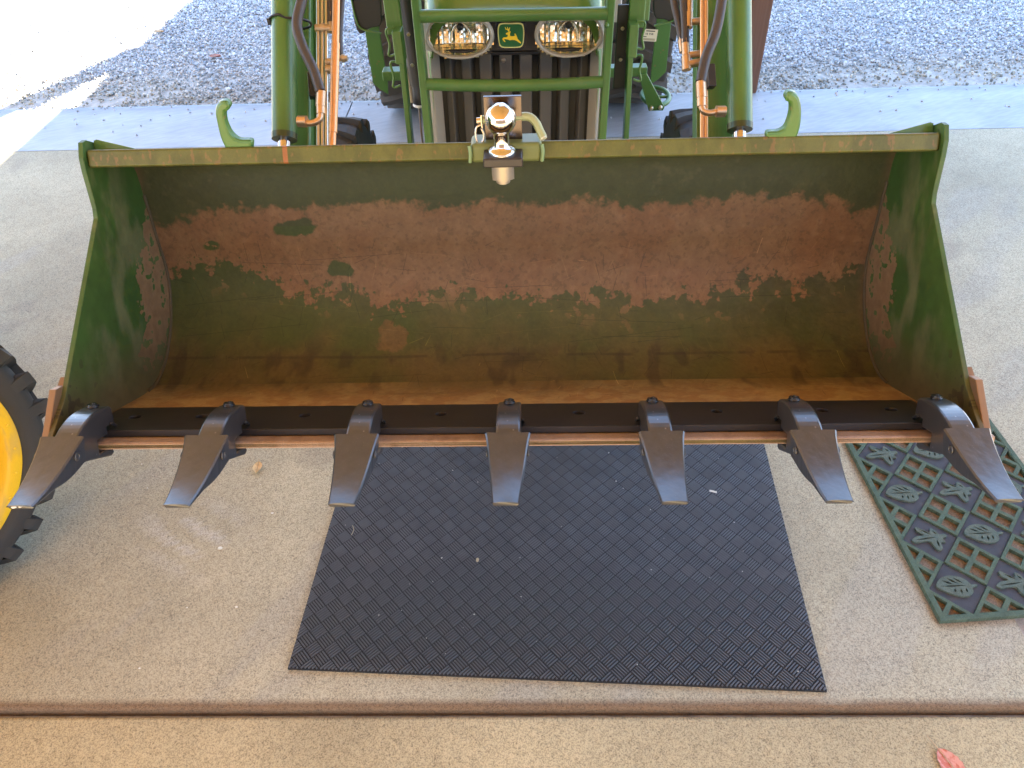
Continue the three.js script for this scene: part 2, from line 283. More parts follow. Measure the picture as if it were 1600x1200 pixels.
    return [c[0] * k, c[1] * k, c[2] * k];
  });
  // fine scratches drawn straight into the colour data
  const d = map.image.data;
  for (const [x, a, ang, L, t] of scr) { const steps = Math.round(L * 1321 * 1.3); for (let k = 0; k < steps; k++) { const q = k / steps - 0.5; const px = Math.round(((x + Math.cos(ang) * L * q) / W + 0.5) * TW), py = Math.round((a + 0.25 + Math.sin(ang) * L * q) / LEN * THh); if (px < 0 || px >= TW || py < 0 || py >= THh) continue; const o = (py * TW + px) * 4, e = t < 0.62 ? 0.72 : t < 0.95 ? 1.14 : 1.4; for (let c = 0; c < 3; c++) d[o + c] = Math.min(255, d[o + c] * e); } }
  const bmp = tex(512, 512, (u, v, i, j) => fbm(u * 40, v * 40, 141, 5, 40, 40), { data: true }); bmp.repeat.set(3, 2);
  const shellMat = new THREE.MeshPhysicalMaterial({ map, bumpMap: bmp, bumpScale: 0.0012, roughness: 0.6, side: THREE.DoubleSide });
  const pos = [], uv = [], idx = []; const nx = 8, P = prof.length;
  const off = prof.map((p, i) => { const a = prof[Math.max(0, i - 1)], b = prof[Math.min(P - 1, i + 1)], l = Math.hypot(b[0] - a[0], b[1] - a[1]); return [p[0] + (b[1] - a[1]) / l * 0.006, p[1] - (b[0] - a[0]) / l * 0.006]; });
  const loop = [...prof.map((p, i) => [...p, arc[i] / LEN]), ...off.map((p, i) => [...p, arc[i] / LEN]).reverse()]; loop.push(loop[0]);
  for (let j = 0; j < loop.length; j++) for (let i = 0; i <= nx; i++) { const x = (i / nx - 0.5) * (W - 0.004); pos.push(x, loop[j][1], -loop[j][0]); uv.push(i / nx, loop[j][2]); if (i < nx && j < loop.length - 1) { const a = j * (nx + 1) + i, b = a + nx + 1; idx.push(a, a + 1, b, b, a + 1, b + 1); } }
  let g = new THREE.BufferGeometry(); g.setAttribute('position', new THREE.Float32BufferAttribute(pos, 3)); g.setAttribute('uv', new THREE.Float32BufferAttribute(uv, 2)); g.setIndex(idx); g.computeVertexNormals();
  part('shell', g, shellMat, bucket, 'curved inside of worn green paint with a bare rusty band');

  // side plates
  const sideTex = tex(1024, 1024, (u, v, i, j) => {  // covers s -0.02..0.52, n -0.02..0.52
    const s = u * 0.54 - 0.02, n = v * 0.54 - 0.02;
    const f1 = fbm(s * 14 + 5, n * 14, 151, 5), f2 = fbm(s * 60, n * 60, 153, 4), f3 = fbm(s * 22, n * 10, 155, 5), h = hash(i, j, 157);
    let c = mix3([0.055, 0.125, 0.02], [0.045, 0.09, 0.017], f1);
    const dusty = ss(0.42, 0.7, f3) * 0.5 * ss(0.9, 0.3, Math.hypot((s - 0.27) / 0.28, (n - 0.25) / 0.4)); c = mix3(c, [0.17, 0.17, 0.075], Math.min(1, dusty * 1.5));
    const r = ss(1, 0.93, Math.hypot((s - 0.445) / 0.105, (n - 0.235 - (s - 0.44) * 0.9) / 0.135) + 1.0 * (f2 - 0.5) + 1.0 * (f1 - 0.5)); c = mix3(c, mix3([0.24, 0.125, 0.055], [0.32, 0.19, 0.10], f2), r * 0.92 * (1 - ss(0.66, 0.70, f2)));
    const low = ss(0.16, 0.0, n + 0.08 * (f1 - 0.5)); c = mix3(c, [0.125, 0.085, 0.04], low * 0.8);
    const spots = ss(0.66, 0.72, f2) * ss(0.22, 0.08, n) * ss(0.25, 0.05, s); c = mix3(c, [0.035, 0.025, 0.015], spots * 0.8);
    const k = 0.85 + 0.35 * (f2 - 0.5) + 0.1 * (h - 0.5); return [c[0] * k, c[1] * k, c[2] * k];
  });
  const sideMat = new THREE.MeshPhysicalMaterial({ map: sideTex, roughness: 0.5 });
  const back = prof.slice(20, 78).map(p => [p[0] + 0.008, p[1] - (p[1] < 0.03 ? 0.007 : 0)]);
  const plate = [[0.0, -0.007], [0.30, -0.007], ...back, [0.40, 0.476], [0.29, 0.497], [0.247, 0.502], [0.234, 0.497], [0.228, 0.47], [0.231, 0.445], [0.241, 0.40], [0.2455, 0.38], [0.2445, 0.362], [0.058, 0.070], [0.0, 0.01]];
  const edgeMat = mat(0.26, 0.15, 0.075, 0.5, 0.3);
  for (const sx of [-1, 1]) {
    const g2 = sn(plate, 0.009, sx * (W / 2 - 0.003), 0.0012); const p = g2.attributes.position, u2 = g2.attributes.uv; for (let i = 0; i < p.count; i++) u2.setXY(i, (-p.getZ(i) + 0.02) / 0.54, (p.getY(i) + 0.02) / 0.54);
    const sp = part('side_plate', g2, sideMat, bucket, sx < 0 ? 'brighter green left side plate with rust patch' : 'shaded right side plate with rust patch');
    part('side_cutter', sn([[-0.004, -0.004], [0.10, -0.004], [0.125, 0.045], [0.082, 0.098], [0.07, 0.086], [0.047, 0.085]], 0.012, sx * (W / 2 + 0.0065), 0.0015), edgeMat, sp);
    // weld bead along the inside corner
    part('weld_bead', tube(prof.filter((_, i) => i % 5 === 0 && i > 12 && i < 74).map(q => V(sx * (W / 2 - 0.0085), q[1] + 0.001, -q[0] + 0.001)), 0.004, 60, 6), mat(0.07, 0.05, 0.02, 0.7), sp);
    // corner gusset on the top bar
    part('gusset', ext([[0, 0.482], [sx * 0.078, 0.482], [sx * 0.074, 0.487], [sx * 0.006, 0.504], [0, 0.502]].map(([x, y]) => [x - sx * (W / 2 - 0.0085) * 1, y]).map(([x, y]) => [x, y]), 0.007, 0.001).translate(0, 0, -0.272), green, bucket);
  }
  // top bar
  const barTex = tex(1024, 64, (u, v, i, j) => { const f = fbm(u * 60, v * 3, 161, 4), h = hash(i, j, 163), d = ss(0.66, 0.72, fbm(u * 220, v * 8, 165, 3)) * 0.7; let c = mix3([0.115, 0.118, 0.024], [0.082, 0.088, 0.017], ss(0.3, 0.7, f)); c = mix3(c, [0.3, 0.13, 0.06], d * 0.5); if (Math.abs(u - 0.241) < 0.003) c = mix3(c, [0.4, 0.12, 0.04], 0.7); const k = 0.92 + 0.16 * (h - 0.5); return c.map(q => q * k); });
  const bg = new RoundedBoxGeometry(W - 0.018, 0.031, 0.034, 3, 0.005).translate(0, 0.469, -0.254); { const p = bg.attributes.position, u2 = bg.attributes.uv; for (let i = 0; i < p.count; i++) u2.setXY(i, p.getX(i) / W + 0.5, p.getY(i) * 8); }
  part('top_bar', bg, new THREE.MeshPhysicalMaterial({ map: barTex, roughness: 0.42 }), bucket);
  // bare cutting edge
  const edTex = tex(1024, 64, (u, v, i, j) => { const f = fbm(u * 90, v * 6, 171, 4), g3 = fbm(u * 14, v * 2, 173, 3), h = hash(i, j, 175); const c = mix3([0.44, 0.30, 0.21], [0.32, 0.20, 0.13], ss(0.4, 0.75, 0.6 * f + 0.4 * g3)), k = 0.9 + 0.2 * (h - 0.5); return c.map(q => q * k); });
  const eg = sn([[0.0, -0.0075], [0.15, -0.0075], [0.15, 0.003], [0.004, 0.003], [0.0, 0.001]], W + 0.034, 0, 0.0004); { const p = eg.attributes.position, u2 = eg.attributes.uv; for (let i = 0; i < p.count; i++) u2.setXY(i, p.getX(i) / W + 0.5, -p.getZ(i) * 5 + p.getY(i) * 6); }
  part('cutting_edge', eg, new THREE.MeshPhysicalMaterial({ map: edTex, roughness: 0.45, metalness: 0.25 }), bucket);
  // grab hooks welded on the bar
  for (const [x, n, o] of [[-0.494, 0.484, [[-0.0173, -0.0002], [-0.0206, 0.0206], [-0.0196, 0.0479], [-0.0172, 0.0676], [-0.0109, 0.0812], [-0.0010, 0.0877], [0.0091, 0.0875], [0.0128, 0.0806], [0.0083, 0.0727], [0.0022, 0.0694], [-0.0019, 0.0592], [-0.0026, 0.0428], [0.0011, 0.0273], [0.0102, 0.0180], [0.0338, 0.0144], [0.0303, -0.002]]], [0.486, 0.478, [[0.0271, -0.002], [0.0318, 0.0199], [0.0300, 0.0431], [0.0243, 0.0660], [0.0159, 0.0817], [0.0057, 0.0886], [-0.0029, 0.0882], [-0.0063, 0.0812], [-0.0030, 0.0733], [0.0032, 0.0698], [0.0075, 0.0574], [0.0077, 0.0380], [0.0039, 0.0241], [-0.0053, 0.0190], [-0.0241, 0.0165], [-0.0216, -0.002]]]]) part('grab_hook', ext(smoothPts(o, 70), 0.02, 0.005).rotateX(TH).translate(x, n, -0.252), green, bucket);
  // pin brackets on the back
  for (const x of [-0.51, -0.40, 0.36, 0.47]) part('pin_bracket', sn([[0.435, 0.44], [0.50, 0.30], [0.505, 0.22], [0.58, 0.22], [0.60, 0.27], [0.50, 0.42], [0.455, 0.45]], 0.012, x + 0.046, 0.001), green, bucket);
}

// ------------------------------------------------------------------ tooth bar bolted on the cutting edge
{
  const tb = thing('tooth_bar', 'black steel tooth bar with seven digging teeth along the bucket lip', 'tooth bar', [-0.046, 0.757, -0.863]);
  tb.rotation.copy(bucket.rotation);
  const bmp = tex(256, 256, (u, v, i, j) => fbm(u * 14, v * 14, 181, 4, 14, 14), { data: true });
  const scuff = tex(512, 512, (u, v, i, j) => { const f = fbm(u * 18, v * 18, 183, 4, 18, 18), h = hash(i, j, 185); const k = 0.8 + 0.5 * f + 0.1 * h + (h > 0.9985 ? 5 : 0); return [0.030 * k, 0.030 * k, 0.033 * k]; });
  const blk = new THREE.MeshPhysicalMaterial({ map: scuff, roughness: 0.3, bumpMap: bmp, bumpScale: 0.0008, clearcoat: 1, clearcoatRoughness: 0.22 });
  const holes = [-0.678, -0.556, -0.368, -0.122, 0.124, 0.368, 0.553, 0.672];
  const ring = (x, y, r) => Array.from({ length: 20 }, (_, i) => [x + r * Math.cos(i / 20 * 6.2832), y + r * Math.sin(i / 20 * 6.2832)]);
  part('bar', ext([[-0.735, 0.03], [0.735, 0.03], [0.735, 0.165], [-0.735, 0.165]], 0.0125, 0.0012, holes.map(x => ring(x, 0.106, 0.0105))).rotateX(-Math.PI / 2).translate(0, 0.0098, 0), new THREE.MeshPhysicalMaterial({ map: scuff, roughness: 0.42, color: new THREE.Color(0.5, 0.47, 0.5), bumpMap: bmp, bumpScale: 0.0005 }), tb);
  const capShape = () => { // concave flared cap; rows along s with half width, top and bottom
    const rows = 14, pos = [], idx = []; const ring8 = [];
    for (let i = 0; i <= rows; i++) {
      const t = i / rows, s = mix(-0.066, -0.190, t), hw = mix(0.0355, 0.0195, Math.pow(t, 0.72)) , top = 0.039 - 0.115 * (0.80 * t - 0.26 * t * t), bot = mix(-0.006, -0.0305, Math.pow(t, 0.9)) - (t < 0.6 ? 0.005 * Math.sin(Math.PI * t / 0.6) : 0), b = 0.0022, crown = 0.0022 * t;
      const bw = hw * mix(0.86, 0.98, t);
      ring8.push([[-hw + b, top - crown * 0.4], [-hw * 0.4, top], [hw * 0.4, top], [hw - b, top - crown * 0.4], [hw, top - b - crown * 0.4], [bw, bot + b, 1], [bw - b, bot, 1], [-bw + b, bot, 1], [-bw, bot + b, 1], [-hw, top - b - crown * 0.4]].map(([x, n, u]) => V(x, n, -s - (u && i === rows ? 0.004 : 0))));
    }
    const tri = []; const q = (a, b, c, d) => tri.push(a, b, c, a, c, d);
    for (let i = 0; i < rows; i++) for (let k = 0; k < 10; k++) q(ring8[i][k], ring8[i + 1][k], ring8[i + 1][(k + 1) % 10], ring8[i][(k + 1) % 10]);
    for (const [r, f] of [[ring8[0], 1], [ring8[rows], 0]]) for (let k = 1; k < 9; k++) f ? tri.push(r[0], r[k], r[k + 1]) : tri.push(r[0], r[k + 1], r[k]);
    const g = new THREE.BufferGeometry(); g.setAttribute('position', new THREE.Float32BufferAttribute(tri.flatMap(p => [p.x, p.y, p.z]), 3)); g.setAttribute('uv', new THREE.Float32BufferAttribute(tri.flatMap(p => [p.x * 5 + 0.5, p.z * 5]), 2)); g.computeVertexNormals(); return creased(g);
  };
  const cap = capShape();
  const shank = sn([...smoothPts([[0.052, 0.050], [0.046, 0.055], [0.02, 0.0575], [-0.012, 0.055], [-0.042, 0.044], [-0.072, 0.024]], 20), [-0.090, 0.006], [-0.085, -0.004], [-0.03, -0.016], [0.03, -0.030], [0.04, -0.027], [0.035, -0.0125], [-0.004, -0.0125], [-0.004, 0.0095], [0.029, 0.0095], [0.029, 0.0228], [0.054, 0.0228]], 0.039, 0, 0.0035);
  const nutG = merge([new THREE.CylinderGeometry(0.0085, 0.0085, 0.006, 18).translate(0, 0.0605, -0.03), new THREE.TorusGeometry(0.0085, 0.0015, 6, 18).rotateX(Math.PI / 2).translate(0, 0.0595, -0.03), new THREE.CylinderGeometry(0.0035, 0.0035, 0.004, 8).translate(0.0015, 0.0632, -0.031)]);
  const pin = merge([new THREE.CylinderGeometry(0.0045, 0.0045, 0.064, 12).rotateZ(Math.PI / 2).translate(0, 0.012, 0.086), new THREE.TorusGeometry(0.0055, 0.0016, 6, 14).rotateY(Math.PI / 2).translate(-0.0318, 0.012, 0.086), new THREE.TorusGeometry(0.0055, 0.0016, 6, 14).rotateY(Math.PI / 2).translate(0.0318, 0.012, 0.086)]);
  const weld = [-1, 1].map(sx => tube([V(sx * 0.021, 0.018, -0.052), V(sx * 0.0215, 0.0255, -0.040), V(sx * 0.0215, 0.0245, -0.034)], 0.003, 10, 6));
  const xs = [-0.705, -0.472, -0.235, 0.003, 0.241, 0.474, 0.706];
  xs.forEach((x, i) => {
    const s = part('tooth', shank, blk, tb, i === 0 ? 'outermost tooth at the left end' : i === 6 ? 'outermost tooth at the right end' : undefined); s.position.x = x; s.rotation.y = [0.008, -0.006, 0.01, -0.004, 0.006, -0.009, 0.005][i];
    part('tooth_cap', cap, blk, s); part('bolt', nutG, mat(0.05, 0.05, 0.05, 0.25, 0.6), s); part('retaining_pin', pin, blk, s); for (const q of weld) part('weld_bead', q, blk, s);
  });
  for (const [x, n, z, r] of [[-0.712, -0.0265, 0.188, 0.004], [-0.703, -0.0265, 0.188, 0.0025], [-0.232, 0.030, 0.075, 0.0026]]) part('paint_chip', new THREE.SphereGeometry(r, 10, 8).scale(1, 0.5, 1).translate(x, n, z), mat(0.8, 0.78, 0.7, 0.6), tb);
}
function creased(g, ang = 0.6) { // split normals at sharp edges of a triangle soup
  const p = g.attributes.position, n = p.count / 3, fn = [], map = new Map(), key = i => [p.getX(i), p.getY(i), p.getZ(i)].map(v => Math.round(v * 1e5)).join();
  for (let i = 0; i < n; i++) { const a = V().fromBufferAttribute(p, i * 3), b = V().fromBufferAttribute(p, i * 3 + 1), c = V().fromBufferAttribute(p, i * 3 + 2); fn.push(b.sub(a).cross(c.sub(a))); for (let k = 0; k < 3; k++) { const q = key(i * 3 + k); if (!map.has(q)) map.set(q, []); map.get(q).push(i); } }
  const out = []; for (let i = 0; i < n; i++) for (let k = 0; k < 3; k++) { const s = V(0, 0, 0), m = fn[i].clone().normalize(); for (const f of map.get(key(i * 3 + k))) if (fn[f].clone().normalize().dot(m) > Math.cos(ang)) s.add(fn[f]); s.normalize(); out.push(s.x, s.y, s.z); }
  g.setAttribute('normal', new THREE.Float32BufferAttribute(out, 3)); return g;
}

// ------------------------------------------------------------------ hitch on the top bar
{
  const y0 = 1.068, zf = -1.283;
  const h = thing('ball_hitch', 'shiny chrome trailer ball on a mount pinned to the top of the bucket', 'ball hitch', [-0.052, y0, -1.29]);
  const L = g => g.translate(0.052, -y0, 1.29);
  const dark = mat(0.11, 0.09, 0.085, 0.22, 1);
  part('receiver', L(merge([new RoundedBoxGeometry(0.128, 0.036, 0.05, 3, 0.009).translate(-0.045, y0 - 0.002, -1.300)])), mat(0.15, 0.18, 0.06, 0.42), h);
  part('mount_plate', L(box(-0.049, 1.113, -1.299, 0.066, 0.096, 0.007, 0.001)), dark, h);
  part('shelf', L(box(-0.050, 1.0665, -1.268, 0.070, 0.017, 0.062, 0.003)), mat(0.05, 0.045, 0.045, 0.3, 0.4), h);
  const b = part('ball', L(new THREE.LatheGeometry([[0.0001, 0.0855], [0.008, 0.0845], [0.010, 0.0835], ...Array.from({ length: 22 }, (_, i) => { const a = 1.18 - i / 21 * 2.13; return [0.0268 * Math.cos(a), 0.0585 + 0.0268 * Math.sin(a)]; }), [0.0145, 0.033], [0.0138, 0.024], [0.0145, 0.013], [0.019, 0.0075], [0.024, 0.0055], [0.0245, 0.001], [0.0245, 0]].map(p => V2(...p)), 48).translate(-0.052, 1.0752, -1.266)), chrome, h);
  part('nut', L(merge([new THREE.CylinderGeometry(0.0225, 0.0225, 0.026, 6).rotateY(0.1).translate(-0.052, 1.040, -1.266), new THREE.CylinderGeometry(0.0235, 0.0235, 0.005, 24).translate(-0.052, 1.0553, -1.266), new THREE.CylinderGeometry(0.0125, 0.0125, 0.012, 20).translate(-0.052, 1.0235, -1.266)])), mat(0.50, 0.43, 0.33, 0.34, 0.6), h);
  part('hitch_pin', L(tube([[-0.085, 1.118, -1.302], [-0.02, 1.122, -1.302], [-0.003, 1.121, -1.302], [0.008, 1.113, -1.298], [0.016, 1.099, -1.290], [0.021, 1.091, -1.284]], 0.0075, 40, 14)), mat(0.33, 0.37, 0.2, 0.4, 0.2), h);
  part('pin_end', L(cyl([0.0205, 1.0915, -1.2845], [0.0225, 1.089, -1.282], 0.0073, 0.0062, 16)), mat(0.55, 0.55, 0.4, 0.4, 0.3), h);
  part('pin_clip', L(merge([tube([[-0.085, 1.112, -1.297], [-0.096, 1.108, -1.295], [-0.0985, 1.092, -1.292], [-0.094, 1.081, -1.290], [-0.086, 1.085, -1.290], [-0.0845, 1.098, -1.292], [-0.088, 1.106, -1.293]], 0.002, 40, 8), tube([[-0.0865, 1.104, -1.295], [-0.0875, 1.118, -1.295], [-0.0868, 1.130, -1.295]], 0.002, 10, 8), cyl([-0.088, 1.117, -1.302], [-0.096, 1.1165, -1.302], 0.0055)])), mat(0.7, 0.6, 0.5, 0.25, 1), h);
  for (const x of [0.0185, -0.110]) part('weld_bead', L(tube([[x, 1.082, -1.277], [x + 0.0015, 1.07, -1.274], [x, 1.052, -1.274]], 0.0035, 16, 6)), mat(0.2, 0.3, 0.14, 0.5), h);
}

// ------------------------------------------------------------------ tyres
function tyreGeo(R, w, r, n, lugH, lugW, sweep, wall) { // axis along x
  const b = R - lugH, pr = [[r, -w * 0.36], [r + 0.012, -w * 0.43], [r + (b - r) * 0.35, -w * 0.5], [r + (b - r) * 0.72, -w * 0.51], [b - 0.012, -w * 0.47], [b - 0.003, -w * 0.36], [b, 0], [b - 0.003, w * 0.36], [b - 0.012, w * 0.47], [r + (b - r) * 0.72, w * 0.51], [r + (b - r) * 0.35, w * 0.5], [r + 0.012, w * 0.43], [r, w * 0.36]];
  const lathe = new THREE.LatheGeometry(smoothPts(pr, 48).map(p => V2(p[0], p[1])), 72).toNonIndexed();
  const tri = [], uvs = [];
  for (let k = 0; k < n; k++) for (const sd of [-1, 1]) {
    const ph = (k + (sd > 0 ? 0.5 : 0)) / n * 6.28318; const secs = [];
    for (const [t, drop] of [[0, 0], [0.35, 0], [0.75, 0.002], [1, 0.006], [1.06, wall * 0.5], [1.07, wall]]) {
      const y = sd * (-0.012 + Math.min(t, 1) * (w * 0.5 + 0.012) + (t > 1 ? (t - 1) * 0.05 : 0)), a = ph + sweep * Math.min(t, 1), top = R - drop, base = t > 1 ? top : b - 0.012, wd = lugW * (1 + 0.35 * Math.min(t, 1)) / 2;
      const da = wd / R, db = (wd + 0.006) / R, yb = t > 1 ? sd * w * 0.45 : y;
      const P = (ra, an, yy) => V(ra * Math.cos(an), yy, ra * Math.sin(an));
      secs.push([P(base, a - db, yb), P(top, a - da, y), P(top, a + da, y), P(base, a + db, yb)]);
    }
    const q = (p0, p1, p2, p3) => sd > 0 ? tri.push(p0, p2, p1, p0, p3, p2) : tri.push(p0, p1, p2, p0, p2, p3);
    for (let i = 0; i < secs.length - 1; i++) for (let m = 0; m < 3; m++) q(secs[i][m], secs[i + 1][m], secs[i + 1][m + 1], secs[i][m + 1]);
    const e = secs[secs.length - 1], f = secs[0]; q(e[0], e[3], e[2], e[1]); q(f[0], f[1], f[2], f[3]);
  }
  const g = new THREE.BufferGeometry(); g.setAttribute('position', new THREE.Float32BufferAttribute(tri.flatMap(p => [p.x, p.y, p.z]), 3)); g.setAttribute('uv', new THREE.Float32BufferAttribute(tri.flatMap(p => [p.x * 4, p.z * 4]), 2)); g.computeVertexNormals();
  return merge([lathe, g]).rotateZ(Math.PI / 2);
}
const tyreTex = tex(512, 512, (u, v, i, j) => { const f = fbm(u * 10, v * 10, 191, 4, 10, 10), h = hash(i, j, 193); const k = 0.7 + 0.6 * f + 0.15 * h; return [0.034 * k, 0.033 * k, 0.031 * k]; });
const tyreMat = new THREE.MeshPhysicalMaterial({ map: tyreTex, roughness: 0.72 });
const dustTyre = new THREE.MeshPhysicalMaterial({ map: tyreTex, roughness: 0.85 }); dustTyre.color.setRGB(1.7, 1.45, 1.15);

// ------------------------------------------------------------------ tractor
const CX = -0.046;
{
  const T = thing('tractor', 'green compact tractor with grille guard and oval headlights behind the loader bucket', 'tractor', [CX, 0, -3.2]);
  const L = g => (Array.isArray(g) ? merge(g) : g).translate(-CX, 0, 3.2);
  const put = (n, g, m, p = T, lab) => part(n, L(g), m, p, lab);
  const tl = g => { g = Array.isArray(g) ? merge(g) : g; return g.translate(-CX, -0.9, 0).rotateZ(-0.012).translate(CX, 0.9, 0); };
  // hood: lofted rounded sections
  {
    const sec = [[-2.300, 0.242, 1.000, 0.93], [-2.305, 0.25, 1.022, 0.85], [-2.318, 0.254, 1.048, 0.7], [-2.345, 0.262, 1.085, 0.60], [-2.45, 0.270, 1.125, 0.56], [-2.75, 0.283, 1.165, 0.56], [-3.2, 0.295, 1.195, 0.58], [-3.7, 0.30, 1.21, 0.6]];
    const rows = sec.map(([z, hw, top, bot]) => { const r = 0.075, p = []; const a = [[-hw, bot], [-hw, top - r * 1.6], [-hw + r * 0.3, top - r * 0.55], [-hw + r * 1.1, top - r * 0.06], [-hw * 0.45, top + 0.006], [0, top + 0.009]]; for (const [x, y] of smoothPts([...a, ...a.slice(0, -1).reverse().map(q => [-q[0], q[1]])], 50)) p.push(V(CX + x, y, z)); return p; });
    const pos = [], idx = []; const m = rows[0].length; rows.forEach(r => r.forEach(p => pos.push(p.x, p.y, p.z)));
    for (let i = 0; i < rows.length - 1; i++) for (let k = 0; k < m - 1; k++) { const a = i * m + k, b = a + m; idx.push(a, a + 1, b, b, a + 1, b + 1); }
    const c0 = pos.length / 3; 
    const g = new THREE.BufferGeometry(); g.setAttribute('position', new THREE.Float32BufferAttribute(pos, 3)); g.setIndex(idx); g.computeVertexNormals(); g.setAttribute('uv', new THREE.Float32BufferAttribute(new Float32Array(pos.length / 3 * 2), 2));
    put('hood', tl(g), new THREE.MeshPhysicalMaterial({ color: greenHood.color, roughness: 0.3, clearcoat: 0.7, clearcoatRoughness: 0.12, side: THREE.DoubleSide }));
  }
  put('engine', [box(CX, 0.78, -2.95, 0.46, 0.5, 1.1), box(CX, 0.52, -3.25, 0.36, 0.3, 1.5), box(CX, 0.6, -4.1, 0.4, 0.5, 0.8)], mat(0.02, 0.02, 0.02, 0.6));
  put('front_axle', [beam([CX - 0.6, 0.36, -2.52], [CX + 0.6, 0.36, -2.52], 0.09, 0.1), box(CX, 0.40, -2.65, 0.3, 0.25, 0.4, 0.01)], green);
  put('rear_axle', [cyl([CX - 0.5, 0.5, -4.2], [CX + 0.5, 0.5, -4.2], 0.09)], green);
  // grille
  const gr = put('grille', tl([box(CX, 0.935, -2.372, 0.478, 0.12, 0.012, 0.004), box(CX, 0.62, -2.375, 0.50, 0.6, 0.02)]), mat(0.012, 0.012, 0.012, 0.5));
  const slatMat = mat(0.075, 0.068, 0.06, 0.5);
  for (let k = 0; k < 8; k++) { const d = k - 3.5, x = CX + 0.003 + d * 0.0588 - Math.sign(d) * Math.max(0, Math.abs(d) - 2) * 0.004, w = 0.037 - Math.max(0, Math.abs(d) - 1.6) * 0.007; put('slat', tl(new RoundedBoxGeometry(w, 0.60, 0.035, 2, 0.004).rotateY(d * 0.13).translate(x, 0.60, -2.335 - d * d * 0.0022)), slatMat, gr); }
  put('grille_screw', tl(new THREE.SphereGeometry(0.007, 14, 8).scale(1, 1, 0.5).translate(-0.079, 0.868, -2.3165)), mat(0.2, 0.18, 0.15, 0.3, 0.6), gr);
  for (const s of [-1, 1]) put('grille_frame', tl([new RoundedBoxGeometry(0.032, 0.56, 0.05, 2, 0.006).rotateY(s * 0.5).translate(CX + s * 0.252, 0.635, -2.345)]), greyTrim, gr);  // dark plastic; the sky reflection is put into the grey colour
  put('nose_panel', tl([new RoundedBoxGeometry(0.478, 0.10, 0.02, 3, 0.006).translate(CX, 0.945, -2.355), new RoundedBoxGeometry(0.15, 0.11, 0.04, 3, 0.01).translate(CX, 0.94, -2.322), new RoundedBoxGeometry(0.46, 0.012, 0.04, 2, 0.004).translate(CX, 0.898, -2.322)]), mat(0.012, 0.012, 0.016, 0.35), gr);
  // badge
  {
    const cx = CX - 0.009, cy = 0.944, z = -2.2985, k = 0.075 / 205;
    const rq = (hw, hh, bulge) => smoothPts([[-hw, hh * 0.72], [-hw * 0.86, hh], [0, hh * (1 + bulge)], [hw * 0.86, hh], [hw, hh * 0.72], [hw * 1.02, 0], [hw * 0.93, -hh * 0.75], [hw * 0.78, -hh * 0.95], [0, -hh * (1.02)], [-hw * 0.78, -hh * 0.95], [-hw * 0.93, -hh * 0.75], [-hw * 1.02, 0]], 60, true);
    const bd = put('badge', tl([ext(rq(0.0435, 0.0385, 0.05), 0.004, 0.001).translate(cx, cy, z)]), mat(0.02, 0.02, 0.03, 0.2, 0.3), gr, 'green shield badge with a yellow leaping deer');
    put('badge_border', tl(ext(rq(0.0372, 0.033, 0.05), 0.002, 0.0004).translate(cx, cy, z + 0.0032)), mat(0.62, 0.6, 0.22, 0.4), bd);
    put('badge_field', tl(ext(rq(0.0342, 0.030, 0.05), 0.002, 0.0004).translate(cx, cy, z + 0.0042)), mat(0.012, 0.11, 0.03, 0.4), bd);
    const P = a => a.map(([x, y]) => [(x - 763) * k, (354 - y) * k]);
    const deer = [[[762, 318], [750, 326], [738, 326], [722, 334], [724, 341], [738, 345], [736, 358], [722, 364], [704, 364], [694, 374], [700, 388], [714, 402], [718, 396], [708, 382], [713, 376], [735, 380], [752, 386], [775, 383], [795, 386], [812, 394], [838, 413], [843, 406], [828, 390], [815, 378], [812, 366], [806, 352], [797, 336], [790, 339], [796, 352], [780, 357], [758, 355], [753, 342]], [[746, 328], [738, 312], [720, 303], [716, 288], [721, 288], [725, 298], [737, 305], [734, 287], [739, 287], [743, 303], [748, 304], [752, 290], [757, 291], [752, 310], [752, 326]]];
    put('deer_emblem', tl(deer.map(a => ext(P(a), 0.002, 0.0003).translate(cx, cy, z + 0.0052))), mat(0.85, 0.6, 0.03, 0.4), bd);
  }
  // headlights
  const refl = mat(0.9, 0.86, 0.74, 0.2, 1, { side: THREE.DoubleSide });
  for (const s of [-1, 1]) {
    const cx = CX + (s < 0 ? -0.155 : 0.156), cy = 0.944, z = -2.2975;
    const out = k => smoothPts([[-0.098, -0.006], [-0.085, 0.034], [-0.05, 0.056], [0.0, 0.062], [0.05, 0.053], [0.082, 0.026], [0.090, -0.004], [0.074, -0.034], [0.035, -0.054], [-0.01, -0.058], [-0.055, -0.05], [-0.086, -0.03]].map(([x, y]) => [-s * x * k, y * k]), 60, true);
    const hl = put('headlight', tl([new THREE.TubeGeometry(new THREE.CatmullRomCurve3(out(1.0).slice(0, -1).map(([x, y]) => V(cx + x, cy + y, z + 0.008)), true), 90, 0.0042, 8), new THREE.TubeGeometry(new THREE.CatmullRomCurve3(out(1.02).slice(0, -1).map(([x, y]) => V(cx + x, cy + y, z - 0.001)), true), 90, 0.006, 8)]), mat(0.42, 0.40, 0.34, 0.3, 0.2), T, s < 0 ? 'headlight on the left of the badge' : 'headlight on the right of the badge');
